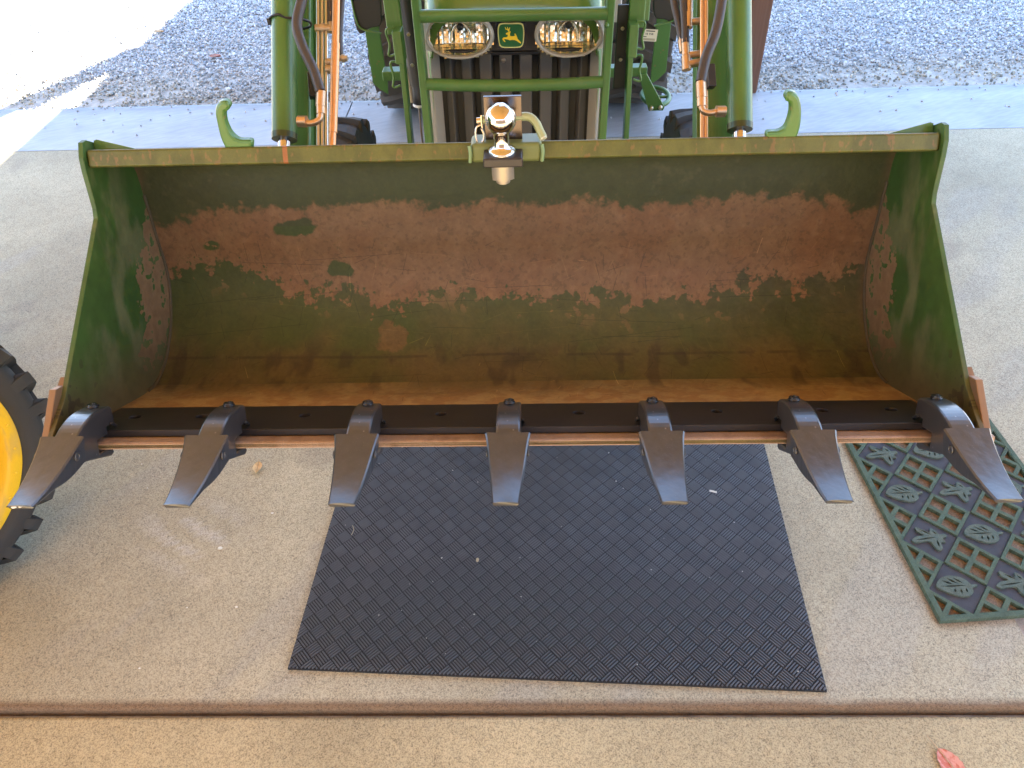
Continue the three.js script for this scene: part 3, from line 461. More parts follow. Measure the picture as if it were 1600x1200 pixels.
    // fluted reflector bowl
    const dish = (k, K, dep, z0) => { const ring = out(k), pos = [], idx = [], M = ring.length; for (let i = 0; i <= K; i++) for (let m = 0; m < M; m++) { const t = i / K, x = ring[m][0] * (1 - t * 0.98), y = ring[m][1] * (1 - t * 0.98); pos.push(cx + x, cy + y, z0 + dep(x, y, t)); if (i < K && m < M - 1) { const a = i * M + m, b = a + M; idx.push(a, b, a + 1, b, b + 1, a + 1); } } const g = new THREE.BufferGeometry(); g.setAttribute('position', new THREE.Float32BufferAttribute(pos, 3)); g.setAttribute('uv', new THREE.Float32BufferAttribute(new Float32Array(pos.length / 3 * 2), 2)); g.setIndex(idx); g.computeVertexNormals(); return g; };
    const tri = [], nf = 30, mf = 18; // facets of the bowl, each its own small mirror
    for (let i = 0; i < nf; i++) for (let j = 0; j < mf; j++) {
      const fx = 0.19 / nf, fy = 0.116 / mf, x = (i + 0.5 - nf / 2) * fx, y = (j + 0.5 - mf / 2) * fy; if ((x / 0.098) ** 2 + (y / 0.062) ** 2 > 1.05) continue;
      const e = Math.max(0, 1 - (x / 0.1) ** 2 - (y / 0.064) ** 2), zc = z + 0.004 - 0.034 * Math.sqrt(e) + (y < -0.026 ? 0.012 : 0);
      const sy = y > 0.024 ? 0.25 + rr(-0.06, 0.06) : y > -0.026 ? -0.42 + rr(-0.1, 0.1) : -0.9 + rr(-0.05, 0.05), sx = 0.4 * Math.sin(i * 1.9) + 0.25 * Math.sin(i * 0.7) + rr(-0.05, 0.05), q = [[-1, -1], [1, -1], [1, 1], [-1, 1]].map(([a, b]) => [cx + x + a * fx / 2, cy + y + b * fy / 2, zc + sx * a * fx / 2 + sy * b * fy / 2]);
      tri.push(...q[0], ...q[1], ...q[2], ...q[0], ...q[2], ...q[3]);
    }
    const fg = new THREE.BufferGeometry(); fg.setAttribute('position', new THREE.Float32BufferAttribute(tri, 3)); fg.computeVertexNormals(); fg.setAttribute('uv', new THREE.Float32BufferAttribute(new Float32Array(tri.length / 3 * 2), 2));
    put('reflector', tl([fg, dish(0.97, 6, (x, y, t) => -0.034 * Math.sqrt(Math.max(0, 1 - (1 - t) ** 2)) - 0.012, z + 0.004)]), refl, hl);
    put('bulb_shroud', tl(tube(Array.from({ length: 13 }, (_, i) => { const a = i / 12 * Math.PI; return [cx + 0.03 * Math.cos(a), cy - 0.018 + 0.05 * Math.sin(a), z - 0.010]; }), 0.0035, 30, 8)), refl, hl);
    put('bulb', tl([new THREE.SphereGeometry(0.0105, 16, 12).translate(cx, cy + 0.026, z + 0.001)]), blackPlastic, hl);
    put('lens', tl(dish(0.975, 8, (x, y, t) => 0.009 * (1 - (1 - t) ** 2), z + 0.011)), mat(0.98, 0.97, 0.93, 0.03, 0, { transmission: 1, thickness: 0, ior: 1.3 }), hl);
    put('lamp_housing', tl(ext(smoothPts([[s * 0.088, 0.045], [s * 0.100, 0.060], [s * 0.118, 0.05], [s * 0.122, 0.0], [s * 0.112, -0.03], [s * 0.092, -0.042], [s * 0.082, -0.03], [s * 0.098, 0]], 40, true), 0.012, 0.003).translate(cx, cy, z - 0.004)), mat(0.7, 0.7, 0.66, 0.35, 0.1), hl);
  }
  // grille guard
  {
    const gp = new THREE.Group(); gp.name = 'grille_guard'; T.add(gp);
    for (const x of [-0.3145, 0.2215]) put('guard_upright', tl([new RoundedBoxGeometry(0.022, 0.78, 0.055, 2, 0.004).translate(x, 0.69, -2.255)]), green, gp);
    const gb = (y, bow) => tube([[-0.305, y, -2.238], [-0.2, y - bow * 0.7, -2.236 + bow], [CX, y - bow, -2.234 + bow], [0.11, y - bow * 0.7, -2.236 + bow], [0.212, y, -2.238]], 0.0172, 40, 20);
    put('guard_rail', tl(gb(1.017, -0.001)), green, gp); put('guard_rail', tl(gb(0.830, 0.004)), green, gp);
    for (const [r, x, y, z] of [[0.009, -0.306, 1.07, -2.232], [0.009, 0.216, 1.066, -2.232], [0.007, 0.212, 0.99, -2.225]]) put('guard_bolt', tl([new THREE.SphereGeometry(r, 12, 8).translate(x, y, z)]), green, gp);
  }
  // loader arms with cylinders, tubes and hoses
  const arms = [
    { a: [[-0.488, 1.398, -1.977], [-0.497, 0.921, -1.543]], up: [-0.49, 1.52, -3.0], c: [[-0.500, 1.369, -1.801], [-0.505, 1.018, -1.483], [-0.5055, 0.992, -1.459]], s: -1 },
    { a: [[0.412, 1.371, -1.989], [0.403, 0.893, -1.555]], up: [0.41, 1.52, -3.0], c: [[0.429, 1.341, -1.813], [0.427, 1.004, -1.508], [0.4265, 0.978, -1.484]], s: 1 }];
  for (const { a, up, c, s } of arms) {
    const ar = put('loader_arm', [beam(a[0], a[1], 0.06, 0.11, 0.008), beam(a[0], up, 0.06, 0.12, 0.008)], green);
    put('arm_channel', [beam([a[0][0] - s * 0.038, a[0][1] + 0.01, a[0][2] + 0.01], [a[1][0] - s * 0.038, a[1][1], a[1][2]], 0.018, 0.05, 0.003)], green, ar);
    put('mast', [beam([up[0] + s * 0.005, 1.56, -3.02], [up[0] + s * 0.005, 0.78, -3.0], 0.035, 0.16, 0.006)], green, ar);
    const cy = put('hydraulic_cylinder', [cyl(c[0], c[1], 0.0253, 0.0253, 40)], green);
    const d = A(c[2]).sub(A(c[1])).normalize(), e = A(c[1]);
    put('gland', [cyl(e.clone().addScaledVector(d, -0.004), e.clone().addScaledVector(d, 0.008), 0.0262, 0.0255, 40)], mat(0.05, 0.07, 0.03, 0.3, 0.3), cy);
    put('rod', [cyl(e, A(c[2]), 0.0128, 0.0128, 24)], rodMat, cy);
  }
  const hoseL = put('hose', [tube([[-0.434, 1.293, -1.667], [-0.451, 1.237, -1.616], [-0.461, 1.200, -1.582], [-0.451, 1.170, -1.555], [-0.429, 1.133, -1.522], [-0.416, 1.102, -1.494]], 0.0105, 60, 14)], hoseMat);
  const fit = (h, f, el, nt) => { put('hose_fitting', [hex(f[0], f[1], 0.0105), cyl(f[1], f[2], 0.0088)], plated, h); put('elbow', [tube(el, 0.0066, 30, 12)], plated, h); put('fitting_nut', [hex(nt[0], nt[1], 0.0115)], plated, h); };
  fit(hoseL, [[-0.414, 1.102, -1.494], [-0.416, 1.080, -1.475], [-0.416, 1.069, -1.465]], [[-0.416, 1.071, -1.466], [-0.419, 1.061, -1.457], [-0.436, 1.056, -1.452], [-0.456, 1.059, -1.456]], [[-0.444, 1.059, -1.454], [-0.462, 1.059, -1.456]]);
  const hoseR = put('hose', [tube([[0.390, 1.268, -1.678], [0.381, 1.212, -1.627], [0.368, 1.165, -1.584], [0.348, 1.128, -1.549], [0.337, 1.093, -1.517]], 0.0105, 60, 14)], hoseMat);
  fit(hoseR, [[0.337, 1.093, -1.517], [0.338, 1.070, -1.496], [0.338, 1.057, -1.485]], [[0.338, 1.059, -1.486], [0.341, 1.051, -1.479], [0.353, 1.047, -1.476], [0.372, 1.049, -1.480]], [[0.366, 1.049, -1.478], [0.385, 1.048, -1.480]]);
  { // cable tie round the left cylinder and hose
    const c = V(-0.5035, 1.192, -1.641), u = V(0, 0.74, 0.673); const pts = []; for (let i = 0; i < 28; i++) { const t = i / 28 * 6.2832, x = Math.cos(t) * 0.0275, q = Math.sin(t) * 0.0275; pts.push(V(c.x + x + (x > 0 ? ss(0.0, 0.03, x) * 0.028 : 0), c.y - q * 0.673 * -1 + (x > 0 ? -0.006 : 0), c.z + q * 0.74)); }
    put('cable_tie', [new THREE.TubeGeometry(new THREE.CatmullRomCurve3(pts, true), 60, 0.0026, 6), box(-0.531, 1.194, -1.635, 0.008, 0.013, 0.008, 0.001)], blackPlastic);
  }
  for (const [a, b] of [[[-0.437, 1.275, -1.745], [-0.442, 0.960, -1.46]], [[-0.4285, 1.274, -1.745], [-0.4335, 0.960, -1.46]], [[-0.420, 1.274, -1.746], [-0.425, 0.960, -1.46]]]) put('steel_tube', [cyl(a, b, 0.0038, 0.0038, 12)], steel);
  put('orange_tube', [tube([[-0.393, 1.279, -1.724], [-0.398, 1.153, -1.609], [-0.408, 0.992, -1.463]], 0.0078, 30, 14), cyl([-0.3975, 1.155, -1.611], [-0.4055, 1.02, -1.488], 0.0088)], mat(0.72, 0.40, 0.20, 0.3, 0.75), T, 'orange-brown metal line on the left arm');  // steel line; its orange reflection is put into the metal colour
  put('hose', [tube([[-0.397, 1.260, -1.802], [-0.402, 1.200, -1.746], [-0.408, 1.139, -1.691], [-0.406, 1.109, -1.663]], 0.0075, 30, 10)], hoseMat);
  put('hose', [tube([[-0.410, 1.274, -1.746], [-0.411, 1.207, -1.685], [-0.411, 1.180, -1.660]], 0.0085, 20, 10)], hoseMat);
  put('tube_fitting', [hex([-0.444, 1.173, -1.652], [-0.409, 1.172, -1.653], 0.0085), hex([-0.434, 1.173, -1.652], [-0.425, 1.172, -1.653], 0.0105), hex([-0.411, 1.195, -1.674], [-0.411, 1.165, -1.648], 0.0085)], mat(0.55, 0.42, 0.27, 0.4, 0.7));
  put('tube_fitting', [hex([-0.424, 1.109, -1.596], [-0.402, 1.109, -1.596], 0.0095), hex([-0.424, 1.120, -1.606], [-0.404, 1.121, -1.607], 0.008), hex([-0.399, 1.125, -1.611], [-0.379, 1.125, -1.611], 0.0062), hex([-0.390, 1.125, -1.611], [-0.384, 1.125, -1.611], 0.0085)], mat(0.55, 0.42, 0.27, 0.4, 0.7));
  put('clamp_block', [beam([-0.458, 1.100, -1.600], [-0.454, 1.062, -1.565], 0.014, 0.02, 0.002), beam([-0.419, 1.068, -1.575], [-0.419, 1.055, -1.562], 0.012, 0.012, 0.002)], blackPlastic);
  for (const [a, b] of [[[0.359, 1.250, -1.756], [0.353, 0.936, -1.47]], [[0.367, 1.250, -1.756], [0.361, 0.936, -1.47]]]) put('orange_tube', [cyl(a, b, 0.0042, 0.0042, 12)], mat(0.70, 0.42, 0.22, 0.32, 0.75));
  put('tube_fitting', [hex([0.341, 1.240, -1.787], [0.336, 1.161, -1.714], 0.0085), hex([0.336, 1.163, -1.716], [0.334, 1.140, -1.695], 0.0102), hex([0.340, 1.149, -1.703], [0.362, 1.150, -1.705], 0.0078), hex([0.360, 1.150, -1.705], [0.374, 1.150, -1.706], 0.0095)], plated);
  put('tube_fitting', [hex([0.3275, 1.122, -1.678], [0.329, 1.097, -1.656], 0.0088), hex([0.329, 1.096, -1.655], [0.330, 1.074, -1.635], 0.0100), hex([0.334, 1.083, -1.643], [0.362, 1.086, -1.647], 0.0085), hex([0.335, 1.097, -1.658], [0.362, 1.099, -1.660], 0.0075)], plated);
  put('tube_fitting', [hex([0.324, 1.118, -1.702], [0.327, 1.096, -1.68], 0.0085)], plated);
  put('hose', [tube([[0.305, 1.239, -1.811], [0.309, 1.178, -1.755], [0.319, 1.140, -1.721], [0.325, 1.115, -1.699]], 0.0085, 30, 10)], hoseMat);
  put('hose', [tube([[0.324, 1.244, -1.789], [0.325, 1.184, -1.734], [0.328, 1.144, -1.698], [0.328, 1.116, -1.672]], 0.0085, 30, 10)], hoseMat);
  put('clamp_block', [beam([0.369, 1.095, -1.601], [0.372, 1.060, -1.57], 0.016, 0.02, 0.002)], blackPlastic);

  // wheels
  const fr = tyreGeo(0.30, 0.22, 0.17, 16, 0.02, 0.032, 0.16, 0.05), re = tyreGeo(0.5, 0.34, 0.26, 18, 0.026, 0.045, 0.22, 0.06);
  const rimGeo = (r, w) => new THREE.LatheGeometry([[0.001, 0.02], [r * 0.5, 0.02], [r * 0.62, 0.03], [r * 0.85, 0.0], [r * 0.9, w * 0.3], [r + 0.012, w * 0.42], [r + 0.012, w * 0.44], [r * 0.88, w * 0.36], [r * 0.86, -w * 0.36], [r + 0.012, -w * 0.44]].map(p => V2(...p)), 48).rotateZ(-Math.PI / 2);
  for (const [x, y, z, g, r, w, nm] of [[CX - 0.66, 0.30, -2.52, fr, 0.17, 0.22, 'front_wheel'], [CX + 0.65, 0.30, -2.52, fr, 0.17, 0.22, 'front_wheel'], [CX - 0.56, 0.5, -4.21, re, 0.26, 0.34, 'rear_wheel'], [CX + 0.56, 0.5, -4.21, re, 0.26, 0.34, 'rear_wheel']]) {
    const wheel = new THREE.Group(); wheel.name = nm; wheel.position.set(x - CX, y, z + 3.2); T.add(wheel);
    const ty = part('tyre', g, nm[0] === 'r' ? dustTyre : tyreMat, wheel); part('rim', rimGeo(r, w).scale(x > CX ? 1 : -1, 1, 1), yellow, wheel);
  }
  // brace bars beside the hood with clips, boots, steps
  for (const s of [-1, 1]) {
    const x = s < 0 ? -0.415 : 0.322, z = -2.5;
    const br = put('brace_bar', [new RoundedBoxGeometry(0.017, 0.55, 0.05, 2, 0.003).rotateZ(s * 0.02).translate(x, 0.62, z), new RoundedBoxGeometry(0.05, 0.34, 0.02, 2, 0.004).translate(x + s * 0.012, 1.055, z - 0.03), new RoundedBoxGeometry(0.03, 0.1, 0.06, 2, 0.004).translate(x, 0.86, z)], green);
    for (const y of [0.865, 0.765]) put('clip', [tube([[x + s * 0.008, y + 0.045, z + 0.005], [x + s * 0.034, y + 0.045, z + 0.005], [x + s * 0.036, y + 0.035, z + 0.005], [x + s * 0.030, y, z + 0.005], [x + s * 0.036, y - 0.035, z + 0.005], [x + s * 0.012, y - 0.03, z + 0.005]], 0.004, 30, 6)], green, br);
    put('bolt', [new THREE.SphereGeometry(0.006, 10, 8).translate(x - s * 0.03, 0.885, z - 0.02), new THREE.SphereGeometry(0.006, 10, 8).translate(x - s * 0.03, 0.79, z - 0.02)], greyTrim, br);
    if (s > 0) put('back_plate', [new RoundedBoxGeometry(0.05, 0.26, 0.012, 2, 0.003).translate(x - s * 0.022, 0.82, z - 0.04)], mat(0.012, 0.013, 0.012, 0.5), br);
    // floor panel and bracket behind
    const px = s < 0 ? -0.655 : 0.565;
    put('floor_panel', [ext(smoothPts([[-0.055, 0.3], [-0.05, 0.05], [-0.038, 0.008], [0.0, 0.0], [0.05, -0.02], [0.052, 0.3]], 40).map(([a, b]) => [a * -s * -1, b]), 0.02, 0.004).translate(px + (s < 0 ? 0.02 : -0.03), 0.705, -3.2)], mat(0.02, 0.019, 0.017, 0.5), T);
    put('panel_trim', [tube([[px + s * 0.038, 1.0, -3.185], [px + s * 0.034, 0.75, -3.185], [px + s * 0.02, 0.708, -3.185], [px - s * 0.06, 0.685, -3.185]].map(p => [p[0] - (s > 0 ? 0.012 : 0), p[1], p[2]]), 0.004, 30, 6)], green, T);
    put('step_hanger', [ext([[-0.03, 0.26], [0.028, 0.30], [0.034, 0.05], [0.03, 0], [0.0, 0.02], [-0.03, 0.05]].map(([a, b]) => [a * -s, b]), 0.012, 0.002).translate(s < 0 ? -0.648 : 0.545, s < 0 ? 0.405 : 0.42, -3.28)], green, T);
  }
  // right foot step
  const st = put('foot_step', [ext([[0.395, 0.60], [0.425, 0.605], [0.505, 0.475], [0.50, 0.462], [0.445, 0.462]], 0.012, 0.002).translate(0.012, 0, -2.9), box(0.36, 0.607, -2.93, 0.16, 0.035, 0.05, 0.004)], green);
  put('step_ring', [new THREE.TubeGeometry(new THREE.CatmullRomCurve3(Array.from({ length: 24 }, (_, i) => { const t = i / 24 * 6.2832; return V(0.495 + 0.052 * Math.cos(t), 0.478, -3.0 + 0.09 * Math.sin(t)); }), true), 50, 0.010, 8), cyl([0.495, 0.478, -2.92], [0.495, 0.478, -3.08], 0.006), cyl([0.445, 0.478, -2.99], [0.545, 0.478, -2.99], 0.006)], green, st);
  put('step_bolt', [new THREE.SphereGeometry(0.009, 12, 8).translate(0.466, 0.474, -2.893), new THREE.SphereGeometry(0.009, 12, 8).translate(0.500, 0.476, -2.893)], mat(0.6, 0.55, 0.42, 0.3, 0.8), st);
  put('left_footrest', [box(-0.50, 0.61, -2.95, 0.13, 0.035, 0.06, 0.004)], green);
  { // decal
    const c = document.createElement('canvas'); c.width = 256; c.height = 200; const g = c.getContext('2d'); g.fillStyle = '#e8dcc0'; g.fillRect(0, 0, 256, 200); g.fillStyle = '#2a2620'; g.font = 'bold 46px sans-serif'; g.textAlign = 'center'; g.fillText('15 TSR', 120, 95); g.fillRect(60, 22, 150, 16); g.fillRect(20, 120, 60, 12); g.fillStyle = '#b9a98a'; g.fillRect(10, 150, 220, 38);
    const t = new THREE.CanvasTexture(c); t.colorSpace = THREE.SRGBColorSpace;
    put('decal', [new THREE.PlaneGeometry(0.062, 0.047).rotateZ(-0.08).translate(0.490, 0.625, -3.262)], new THREE.MeshPhysicalMaterial({ map: t, roughness: 0.5 }), T, 'small pale printed sticker');
  }
  // left side: black boot with rod, grey sleeve
  const bt = put('duct_boot', [tube([[-0.415, 1.02, -2.75], [-0.412, 0.92, -2.74], [-0.405, 0.8, -2.72], [-0.395, 0.66, -2.70]], 0.034, 30, 18), tube([[-0.395, 0.665, -2.70], [-0.393, 0.622, -2.69], [-0.393, 0.6, -2.69]], 0.03, 10, 18)], mat(0.010, 0.010, 0.011, 0.4));
  put('boot_ring', [new THREE.TorusGeometry(0.02, 0.006, 8, 24).rotateX(Math.PI / 2).translate(-0.398, 0.594, -2.685)], mat(0.8, 0.8, 0.78, 0.4), bt);
  put('sleeve', [cyl([-0.436, 0.72, -2.71], [-0.43, 0.60, -2.70], 0.016)], mat(0.5, 0.46, 0.4, 0.35, 0.5), bt);
  put('linkage_rod', [tube([[-0.402, 0.60, -2.68], [-0.399, 0.47, -2.65], [-0.392, 0.435, -2.64], [-0.380, 0.432, -2.64]], 0.0035, 30, 8), new THREE.SphereGeometry(0.016, 14, 10).translate(-0.378, 0.432, -2.64)], mat(0.25, 0.2, 0.17, 0.4, 0.5), bt);
  put('linkage_rod', [cyl([-0.375, 0.65, -2.66], [-0.352, 0.42, -2.62], 0.003)], greyTrim, bt);
  // pale and dark fittings on the right flank of the engine
  put('engine_bits', [box(0.305, 0.86, -2.85, 0.03, 0.1, 0.05, 0.006), cyl([0.31, 0.96, -2.85], [0.31, 0.90, -2.85], 0.022)], mat(0.5, 0.47, 0.44, 0.4, 0.3));
  put('cable', [tube([[0.36, 1.06, -2.8], [0.345, 0.95, -2.78], [0.335, 0.86, -2.77], [0.345, 0.76, -2.77]], 0.008, 30, 8), tube([[0.315, 0.83, -2.8], [0.33, 0.77, -2.79], [0.352, 0.745, -2.78]], 0.004, 20, 8)], mat(0.03, 0.03, 0.03, 0.5));
}

// ------------------------------------------------------------------ wheel of the other tractor on the left
{
  const nt = thing('parked_tractor', 'large tractor wheel with yellow rim and black lugged tyre at the left edge', 'wheel', [-1.476, 0.443, -1.003]); const w = new THREE.Group(); w.name = 'wheel'; nt.add(w);
  nt.rotation.y = 0.926 - Math.PI / 2;       // axle along local x, face on +x
  const wd = 0.21;
  part('tyre', tyreGeo(0.443, wd, 0.335, 30, 0.025, 0.024, 0.24, 0.055).translate(-wd * 0.42, 0, 0), tyreMat, w);
  const rim = part('rim', new THREE.LatheGeometry([[0.345, -0.17], [0.315, -0.16], [0.31, -0.06], [0.318, -0.025], [0.322, -0.006], [0.345, -0.002], [0.3505, 0.0], [0.3515, 0.004], [0.349, 0.008], [0.328, 0.006], [0.318, -0.002], [0.306, -0.03], [0.298, -0.075], [0.285, -0.085], [0.20, -0.065], [0.12, -0.055], [0.001, -0.055]].map(p => V2(...p)), 96).rotateZ(-Math.PI / 2), new THREE.MeshPhysicalMaterial({ map: tex(512, 512, (u, v, i, j) => { const f = fbm(u * 24, v * 12, 241, 4, 24, 12), h = hash(i, j, 242); const k = 0.92 + 0.1 * (h - 0.5), d = ss(0.5, 0.78, f) * 0.45 + (h > 0.998 ? 0.5 : 0); return mix3([0.84 * k, 0.52 * k, 0.012], [0.42, 0.30, 0.12], d); }), roughness: 0.42, clearcoat: 0.2, side: THREE.DoubleSide }), w);
  const rv = []; for (let i = 0; i < 30; i++) { const a = i / 30 * 6.2832; rv.push(new THREE.SphereGeometry(0.004, 8, 6).scale(0.5, 1, 1).translate(0.0075, 0.336 * Math.cos(a), 0.336 * Math.sin(a))); }
  part('rivets', merge(rv), yellow, w).userData.kind = 'stuff';
  for (let k = 0; k < 4; k++) { const a = k * Math.PI / 4 + 0.2; part('spoke', new RoundedBoxGeometry(0.02, 0.54, 0.035, 2, 0.006).translate(-0.05, 0, 0).rotateX(a), mat(0.78, 0.55, 0.12, 0.4), w); }
  part('hub', new THREE.CylinderGeometry(0.07, 0.08, 0.07, 24).rotateZ(Math.PI / 2).translate(-0.03, 0, 0), yellow, w);
  part('axle', cyl([-0.05, 0, 0], [-0.6, 0.05, 0], 0.06), green, nt);
  part('hood', box(-1.05, 0.62, 0.45, 0.6, 0.8, 1.9, 0.1), greenHood, nt); part('frame', box(-1.05, 0.1, 0.5, 0.4, 0.35, 2.2, 0.02), blackPlastic, nt);  // unseen body of this tractor, added to block light from the left
}

// ------------------------------------------------------------------ rubber mat with basket-weave tread
{
  const MW = 1.23, MD = 0.92, rot = -Math.atan2(0.057, 1.229);
  const m = thing('rubber_mat', 'black rubber floor mat with basket-weave tread under the bucket', 'mat', [-0.586, 0, -0.854]);
  m.rotation.y = rot;                        // local x along the near edge, -z away
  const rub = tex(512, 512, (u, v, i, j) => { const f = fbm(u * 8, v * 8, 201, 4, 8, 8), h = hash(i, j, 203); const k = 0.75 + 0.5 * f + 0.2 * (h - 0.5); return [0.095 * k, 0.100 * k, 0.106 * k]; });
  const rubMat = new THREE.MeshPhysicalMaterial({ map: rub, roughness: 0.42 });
  part('base', box(MW / 2, 0.0035, -MD / 2, MW, 0.007, MD, 0.0015), mat(0.008, 0.009, 0.011, 0.6), m);  // base darkened for shade in the grooves; ribs lighter with dust
  const p = 0.0329, rl = 0.0155, off = [-2, -1, 0, 1, 2].map(k => k * 0.0064);
  const rib = (x0, z0, x1, z1) => { // trapezoid ridge between two points
    const d = Math.hypot(x1 - x0, z1 - z0), ux = (x1 - x0) / d, uz = (z1 - z0) / d, nx = -uz, nz = ux, b = 0.0020, t = 0.0014, y0 = 0.0068, y1 = 0.0108;
    const q = (x, y, z, e, s, w) => [x + ux * e + nx * w * s, y, z + uz * e + nz * w * s];
    const A0 = q(x0, y0, z0, 0, -1, b), A1 = q(x0, y0, z0, 0, 1, b), B0 = q(x1, y0, z1, 0, -1, b), B1 = q(x1, y0, z1, 0, 1, b), a0 = q(x0, y1, z0, 0.001, -1, t), a1 = q(x0, y1, z0, 0.001, 1, t), b0 = q(x1, y1, z1, -0.001, -1, t), b1 = q(x1, y1, z1, -0.001, 1, t);
    const f = (a, b, c, d2) => [...a, ...c, ...b, ...a, ...d2, ...c];
    return [...f(a0, b0, b1, a1), ...f(A0, B0, b0, a0), ...f(B1, A1, a1, b1), ...f(A1, A0, a0, a1), ...f(B0, B1, b1, b0)];
  };
  const toGeo = a => { const g = new THREE.BufferGeometry(); g.setAttribute('position', new THREE.Float32BufferAttribute(a, 3)); g.computeVertexNormals(); const u = []; for (let i = 0; i < a.length; i += 3) u.push(a[i] * 3, a[i + 2] * 3); g.setAttribute('uv', new THREE.Float32BufferAttribute(u, 2)); return g; };
  const c45 = Math.SQRT1_2, tiles = [];
  const lines = (cx, cz, dir) => off.map(o => { const ax = dir ? c45 : c45, az = dir ? c45 : -c45; const px = -az * o, pz = ax * o; return [cx + px - ax * rl, cz + pz - az * rl, cx + px + ax * rl, cz + pz + az * rl]; });
  const h = p * c45;
  for (let i = 0; i * h < MW + h; i++) for (let j = 0; j * h < MD + h; j++) { if ((i + j) % 2) continue; const cx = i * h + 0.004, cz = -j * h - 0.003; tiles.push([cx, cz, ((i - j) / 2) % 2 === 0 ? ((i + j) / 2 + (i - j) / 2) % 2 : ((i + j) / 2 + (i - j) / 2) % 2, i % 2]); }
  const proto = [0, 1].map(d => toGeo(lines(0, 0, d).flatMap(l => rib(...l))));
  // in a 45-degree checkerboard the direction alternates by column
  const full = [], cut = [];
  for (const [cx, cz, , d] of tiles) (cx > h && cx < MW - h && cz < -h && cz > -MD + h ? full : cut).push([cx, cz, d]);
  full.sort((a, b) => b[1] - a[1]);
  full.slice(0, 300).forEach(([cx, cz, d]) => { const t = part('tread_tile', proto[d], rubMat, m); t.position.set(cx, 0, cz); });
  const rest = [];
  for (const [cx, cz, d] of full.slice(300)) for (const l of lines(cx, cz, d)) rest.push(...rib(...l));
  const clip = ([x0, z0, x1, z1]) => { let a = 0, b = 1; const dx = x1 - x0, dz = z1 - z0; for (const [q, r] of [[-dx, x0 - 0.002], [dx, MW - 0.002 - x0], [-dz, z0 + MD - 0.002], [dz, -0.002 - z0]]) { const t = r / q; if (q < 0) a = Math.max(a, t); else b = Math.min(b, t); } return b - a > 0.12 ? [x0 + dx * a, z0 + dz * a, x0 + dx * b, z0 + dz * b] : null; };
  for (const [cx, cz, d] of cut) for (const l of lines(cx, cz, d)) { const q = clip(l); if (q) rest.push(...rib(...q)); }
  const r = part('tread', toGeo(rest), rubMat, m); r.userData.kind = 'stuff';
}

